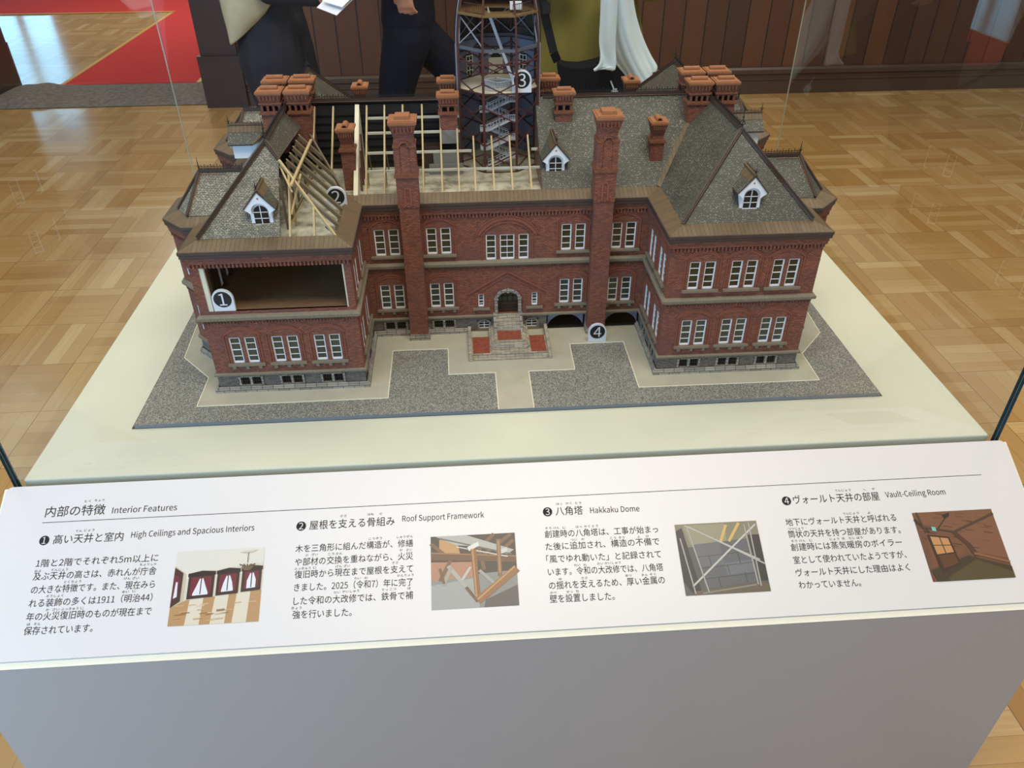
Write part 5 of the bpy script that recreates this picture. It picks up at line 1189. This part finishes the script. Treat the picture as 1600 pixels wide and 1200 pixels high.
def person(loc, head, J, label, cloth):
    """J: joints in model coordinates; cloth: trousers, top, shoes, thigh radius, sleeve length"""
    t = thing('person', loc, label, 'person', None)
    V = Vector; J = {k: V(v) for k, v in J.items()}; f = V((math.cos(head), math.sin(head), 0)); sd = V((-f.y, f.x, 0)); up = V((0, 0, 1))
    pel, ch = J['pelvis'], J['chest']; hd = ch+up*.42+f*.03; C = []
    for s in (-1, 1): C.append([(pel+sd*s*.055, .100), (pel.lerp(ch, .5)+sd*s*.045, .092), (ch+sd*s*.060, .100), (ch+up*.13+sd*s*.075, .060), (ch+up*.19, .050)])
    C.append([(ch+up*.15, .058), (ch+up*.26+f*.01, .052), (hd-up*.055+f*.012, .066), (hd+up*.02-f*.004, .084), (hd+up*.075-f*.012, .074)])
    C.append([(hd-up*.045+f*.040, .050), (hd-up*.082+f*.050, .034)])                       # jaw and chin
    C.append([(hd+up*.020+f*.082, .010), (hd-up*.018+f*.096, .013), (hd-up*.026+f*.086, .015)])   # nose
    for s in (-1, 1): C.append([(hd-up*.028+sd*s*.082-f*.01, .012), (hd+up*.004+sd*s*.088-f*.014, .014), (hd+up*.026+sd*s*.086-f*.016, .012)]); C.append([(hd+up*.036+f*.074+sd*s*.018, .010), (hd+up*.036+f*.066+sd*s*.046, .009)])
    C.append([(hd-up*.056+f*.074-sd*.018, .011), (hd-up*.056+f*.082, .012), (hd-up*.056+f*.074+sd*.018, .011)])    # lips
    HC = []
    for s, a in ((1, 'l'), (-1, 'r')):
        C.append([(ch+up*.12+sd*s*.09, .062), (ch+up*.10+sd*s*.170, .054), (ch.lerp(J['elbow_'+a], .5)+up*.06+sd*s*.085, .048), (J['elbow_'+a], .040), (J['elbow_'+a].lerp(J['wrist_'+a], .35), .040), (J['wrist_'+a], .026)])
        hv = (J['hand_'+a]-J['wrist_'+a]).normalized(); w = J['wrist_'+a]; c = J.get('palm_'+a, f); side = hv.cross(c).normalized(); c = side.cross(hv).normalized()
        for u_ in (-.024, -.008, .008, .024): C.append([(w+side*u_*.5, .019), (w+hv*.045+side*u_, .0165), (w+hv*.085+side*u_*1.15, .0140)])
        for u_, l_ in ((-.031, .070), (-.011, .080), (.011, .074), (.030, .058)):
            C.append([(w+hv*.085+side*u_, .0105), (w+hv*(.085+l_*.42)+side*u_*1.10+c*.010, .0096), (w+hv*(.085+l_*.72)+side*u_*1.10+c*.030, .0088), (w+hv*(.085+l_*.86)+side*u_*1.08+c*.050, .0078)])
        C.append([(w+hv*.025-side*.020, .0150), (w+hv*.055-side*.046+c*.012, .0120), (w+hv*.082-side*.054+c*.026, .0100), (w+hv*.100-side*.052+c*.036, .0088)])
    for s, a in ((1, 'l'), (-1, 'r')):
        k, an = J['knee_'+a], J['ankle_'+a]
        C.append([(pel-up*.04+sd*s*.075, .098), (pel.lerp(k, .5)+sd*s*.035, .080), (k, .056), (k.lerp(an, .3)-f*.015, .056), (an, .036)]); C.append([(an, .036), (an-up*.052+f*.05, .034), (an-up*.060+f*.13, .026)])
    blob('body', C, M['skin'], t, .0062, 5)
    m = MB()
    for s in (-1, 1): e = hd+up*.016+sd*s*.031+f*.074; m.lathe(e.x, e.y, [(.001, e.z-.009), (.008, e.z-.006), (.011, e.z), (.008, e.z+.006), (.001, e.z+.009)], 10)
    m.build('eyes', M['white'], t, smooth=True)
    blob('hair', [[(hd-up*.04-f*.050, .062), (hd+up*.035-f*.032, .088), (hd+up*.085-f*.014, .080), (hd+up*.095+f*.030, .050)], [(hd+up*.06+sd*.05-f*.02, .05), (hd-up*.01+sd*.062-f*.03, .036)], [(hd+up*.06-sd*.05-f*.02, .05), (hd-up*.01-sd*.062-f*.03, .036)]], M['hair'], t, .010)
    if cloth[0]:
        hip = cloth[3] if len(cloth) > 3 else .125; T = []
        for s, a in ((1, 'l'), (-1, 'r')):
            k, an = J['knee_'+a], J['ankle_'+a]
            T.append([(pel+up*.07+sd*s*.050, hip*.95), (pel-up*.05+sd*s*.075, hip), (pel.lerp(k, .5)+sd*s*.040, hip*.84), (k, hip*.68), (k.lerp(an, .5)-f*.01, hip*.60), (an+up*.01, hip*.54)])
        blob('trousers', T, M[cloth[0]], t, .010, 6)
    T = []
    for s in (-1, 1): T.append([(pel+up*.02+sd*s*.060, .122), (pel.lerp(ch, .5)+sd*s*.050, .112), (ch+sd*s*.066, .116), (ch+up*.125+sd*s*.080, .080), (ch+up*.17+sd*s*.02, .066)])
    for s, a in ((1, 'l'), (-1, 'r')):
        L = cloth[4] if len(cloth) > 4 else .82; T.append([(ch+up*.115+sd*s*.10, .080), (ch+up*.10+sd*s*.170, .070), (ch.lerp(J['elbow_'+a], .5)+up*.06+sd*s*.085, .064), (J['elbow_'+a], .058), (J['elbow_'+a].lerp(J['wrist_'+a], L), .044)])
    blob('top', T, M[cloth[1]], t, .010, 5)
    for a in 'lr': A = J['ankle_'+a]; blob('shoe', [[(A-up*.030-f*.03, .046), (A-up*.042+f*.05, .044), (A-up*.050+f*.14, .036)]], M[cloth[2]], t, .010)
    return t
A0 = F0+.09
# left visitor: walks to the right reading a leaflet
p1 = person((-.86, 2.60, F0), math.radians(-12), {'pelvis': (-.88, 2.60, .20), 'chest': (-.86, 2.59, .53), 'knee_l': (-.80, 2.72, -.25), 'ankle_l': (-.84, 2.74, A0), 'knee_r': (-.86, 2.52, -.25), 'ankle_r': (-.94, 2.50, A0),
    'elbow_l': (-.78, 2.78, .42), 'wrist_l': (-.56, 2.62, .43), 'hand_l': (-.47, 2.50, .435), 'elbow_r': (-.82, 2.38, .44), 'wrist_r': (-.60, 2.30, .425), 'hand_r': (-.50, 2.29, .420), 'palm_r': (.1, .4, .9), 'palm_l': (0, -.3, .9)},
    'visitor in dark trousers and beige shirt reading a leaflet behind the case', ('charcoal', 'charcoal', 'shoe', .138))
def sheet(name, rows, mat, parent=None, th=.006, sub=2):
    """cloth: rows of points from top to bottom, made solid and smooth"""
    n = len(rows[0]); vs = [p for r in rows for p in r]; fs = [(j*n+i, j*n+i+1, (j+1)*n+i+1, (j+1)*n+i) for j in range(len(rows)-1) for i in range(n-1)]
    m = MB().add(vs, fs); o = m.build(name, mat, parent, smooth=True)
    s = o.modifiers.new('u', 'SUBSURF'); s.levels = s.render_levels = sub; q = o.modifiers.new('t', 'SOLIDIFY'); q.thickness = th; q.offset = 0; return o
# loose beige shirt hanging from the shoulders, with a long pointed tail
sheet('shirt_tail', [[(-1.02, 2.56, .72), (-.95, 2.44, .74), (-.88, 2.41, .75), (-.80, 2.42, .72), (-.72, 2.48, .66)],
    [(-1.055, 2.54, .55), (-.97, 2.41, .56), (-.90, 2.385, .56), (-.83, 2.40, .54), (-.74, 2.46, .52)],
    [(-1.060, 2.52, .42), (-1.00, 2.40, .42), (-.93, 2.375, .41), (-.87, 2.395, .42), (-.79, 2.44, .43)],
    [(-1.052, 2.50, .34), (-1.02, 2.41, .33), (-.965, 2.38, .325), (-.90, 2.40, .335), (-.83, 2.43, .385)],
    [(-1.040, 2.48, .28), (-1.025, 2.42, .265), (-.995, 2.395, .262), (-.94, 2.41, .295), (-.86, 2.43, .352)],
    [(-1.034, 2.47, .228), (-1.028, 2.42, .226), (-1.00, 2.405, .242), (-.95, 2.42, .278), (-.88, 2.44, .332)]], M['beige_cloth'], p1)
lf = MB(); lf.hexa([(-.624, 2.25, .392), (-.545, 2.20, .372), (-.455, 2.25, .440), (-.540, 2.32, .458)], [(-.624, 2.25, .3935), (-.545, 2.20, .3735), (-.455, 2.25, .4415), (-.540, 2.32, .4595)])
lf.hexa([(-.600, 2.245, .415), (-.520, 2.20, .400), (-.440, 2.25, .462), (-.520, 2.31, .475)], [(-.600, 2.245, .4165), (-.520, 2.20, .4015), (-.440, 2.25, .4635), (-.520, 2.31, .4765)])
tag(lf.build('leaflet', M['paper']), 'folded white leaflet held by the visitor in the beige shirt', 'leaflet')
# middle visitor: strides to the right, one hand in front
person((-.30, 3.0, F0), math.radians(-8), {'pelvis': (-.315, 3.00, .19), 'chest': (-.31, 3.02, .50), 'knee_l': (-.06, 3.08, -.12), 'ankle_l': (.20, 3.12, A0), 'knee_r': (-.425, 2.94, -.22), 'ankle_r': (-.46, 2.92, A0),
    'elbow_l': (-.22, 3.27, .40), 'wrist_l': (-.02, 3.20, .34), 'hand_l': (.08, 3.15, .33), 'elbow_r': (-.36, 2.74, .42), 'wrist_r': (-.325, 2.80, .385), 'hand_r': (-.312, 2.82, .27), 'palm_r': (.3, 1.0, 0), 'palm_l': (0, -.3, .9)},
    'visitor in navy trousers striding past the wood-panelled wall behind the case', ('navy', 'navy', 'shoe', .118))
# right visitor: long olive dress, pale jacket over the arm, black shoulder bag
p3 = person((.46, 2.32, F0), math.radians(-80), {'pelvis': (.45, 2.34, .20), 'chest': (.45, 2.34, .53), 'knee_l': (.54, 2.32, -.25), 'ankle_l': (.55, 2.34, A0), 'knee_r': (.37, 2.32, -.25), 'ankle_r': (.36, 2.33, A0),
    'elbow_l': (.70, 2.30, .44), 'wrist_l': (.60, 2.10, .47), 'hand_l': (.50, 2.06, .48), 'elbow_r': (.20, 2.34, .42), 'wrist_r': (.24, 2.14, .50), 'hand_r': (.33, 2.09, .53), 'palm_l': (0, .2, -1), 'palm_r': (0, .2, -1)},
    'visitor in a long olive dress carrying a pale jacket and a black bag', (None, 'olive_cloth', 'shoe'))
m = MB(); n = 48
vs, fs = [], []
for j, (z, a, b) in enumerate(((.46, .165, .135), (.36, .195, .15), (.24, .225, .165), (.10, .250, .18), (-.10, .275, .20), (-.34, .300, .22), (-.56, .320, .235))):
    for i in range(n):
        t = 2*PI*i/n; k = 1+(.012+.008*j)*math.sin(7*t+j*.3)+.006*j*math.sin(13*t); vs.append((.462+a*k*math.cos(t), 2.34+b*k*math.sin(t), z))
for j in range(6):
    for i in range(n): fs.append((j*n+i, j*n+(i+1) % n, (j+1)*n+(i+1) % n, (j+1)*n+i))
m.add(vs, fs); sk = m.build('dress_skirt', M['olive_cloth'], p3, smooth=True)
# jacket folded over the forearm
jk = thing('jacket', (.56, 2.05, .2), 'pale blue-white jacket draped over the arm of the visitor in olive', 'jacket')
def wave(x0, x1, z, y, n, a, ph, k=2.2): return [(x0+(x1-x0)*i/n, y+a*math.sin(ph+k*PI*i/n), z) for i in range(n+1)]
R = []
for (x0, x1, z), a, ph in zip(((.452, .560, .500), (.448, .566, .440), (.452, .585, .380), (.462, .610, .320), (.478, .640, .265), (.500, .668, .220)), (.030, .030, .034, .036, .036, .034), (0, .2, .5, .8, 1.1, 1.3)): R.append([(p[0], p[1]+.010*math.sin(3.1*i+ph), p[2]) for i, p in enumerate(wave(x0, x1, z, 2.02, 12, a, ph))])
R.append([(.560+.130*i/12, 2.02+.03*math.sin(1.5+2.2*PI*i/12)+.010*math.sin(3.1*i+1.5), .150+.045*abs(i-4.5)/7.5) for i in range(13)]); R.append([(.590+.094*i/12, 2.02+.028*math.sin(1.6+2.2*PI*i/12)+.010*math.sin(3.1*i+1.6), .118+.065*i/12) for i in range(13)])
sheet('jacket_body', R, M['pale_cloth'], jk, .008)
R = [wave(.446, .500, z, 1.985, 5, .018, .4+z*4, 1.4) for z in (.50, .42, .34, .28)]+[[(.455+.055*i/5, 1.975+.014*math.sin(i), .238-.004*i) for i in range(6)], [(.440+.062*i/5, 1.970+.010*math.sin(i), .217-.003*i) for i in range(6)], [(.420+.080*i/5, 1.972+.008*math.sin(i), .203+.004*i) for i in range(6)]]
sheet('sleeve', R, M['pale_cloth'], jk, .010)
bg = thing('shoulder_bag', (.44, 2.10, .1), 'black shoulder bag hanging in front of the olive dress', 'bag')
m = MB(); n = 12
ring0 = lambda y, g: [(.295+.004*g, y, .222-.004*g), (.335, y, .207), (.385, y, .203), (.44, y, .212), (.50, y, .228), (.560-.004*g, y, .240), (.585-.01*g, y, .20), (.588-.012*g, y, .08), (.560-.012*g, y, .02+.01*g), (.36, y, .01+.01*g), (.315+.012*g, y, .04)]
m.hexa(ring0(2.135, 1), ring0(2.045, 0)); b = m.build('bag_body', M['black_cloth'], bg); bv = b.modifiers.new('b', 'BEVEL'); bv.width = .010; bv.segments = 3
m = MB(); P = [(.300, 2.09, .215), (.283, 2.075, .250), (.262, 2.10, .33), (.246, 2.10, .39), (.232, 2.11, .46), (.245, 2.19, .60), (.30, 2.30, .72)]
for a, c in zip(P[:-1], P[1:]): m.bar(a, c, .032, .004, (0, -1, .3))
m.build('bag_strap', M['black_cloth'], bg)
m = MB(); m.box(.238, .268, 2.086, 2.096, .385, .425); m.build('strap_buckle', M['iron'], bg)
m = MB(); m.tube([(.505, 2.035, .150), (.520, 2.032, .118)], .003, 6); m.tube([(.520, 2.032, .118), (.528, 2.03, .098), (.520, 2.03, .080)], [.012, .014, .006], 8); m.build('tassel', M['pale_cloth'], bg)
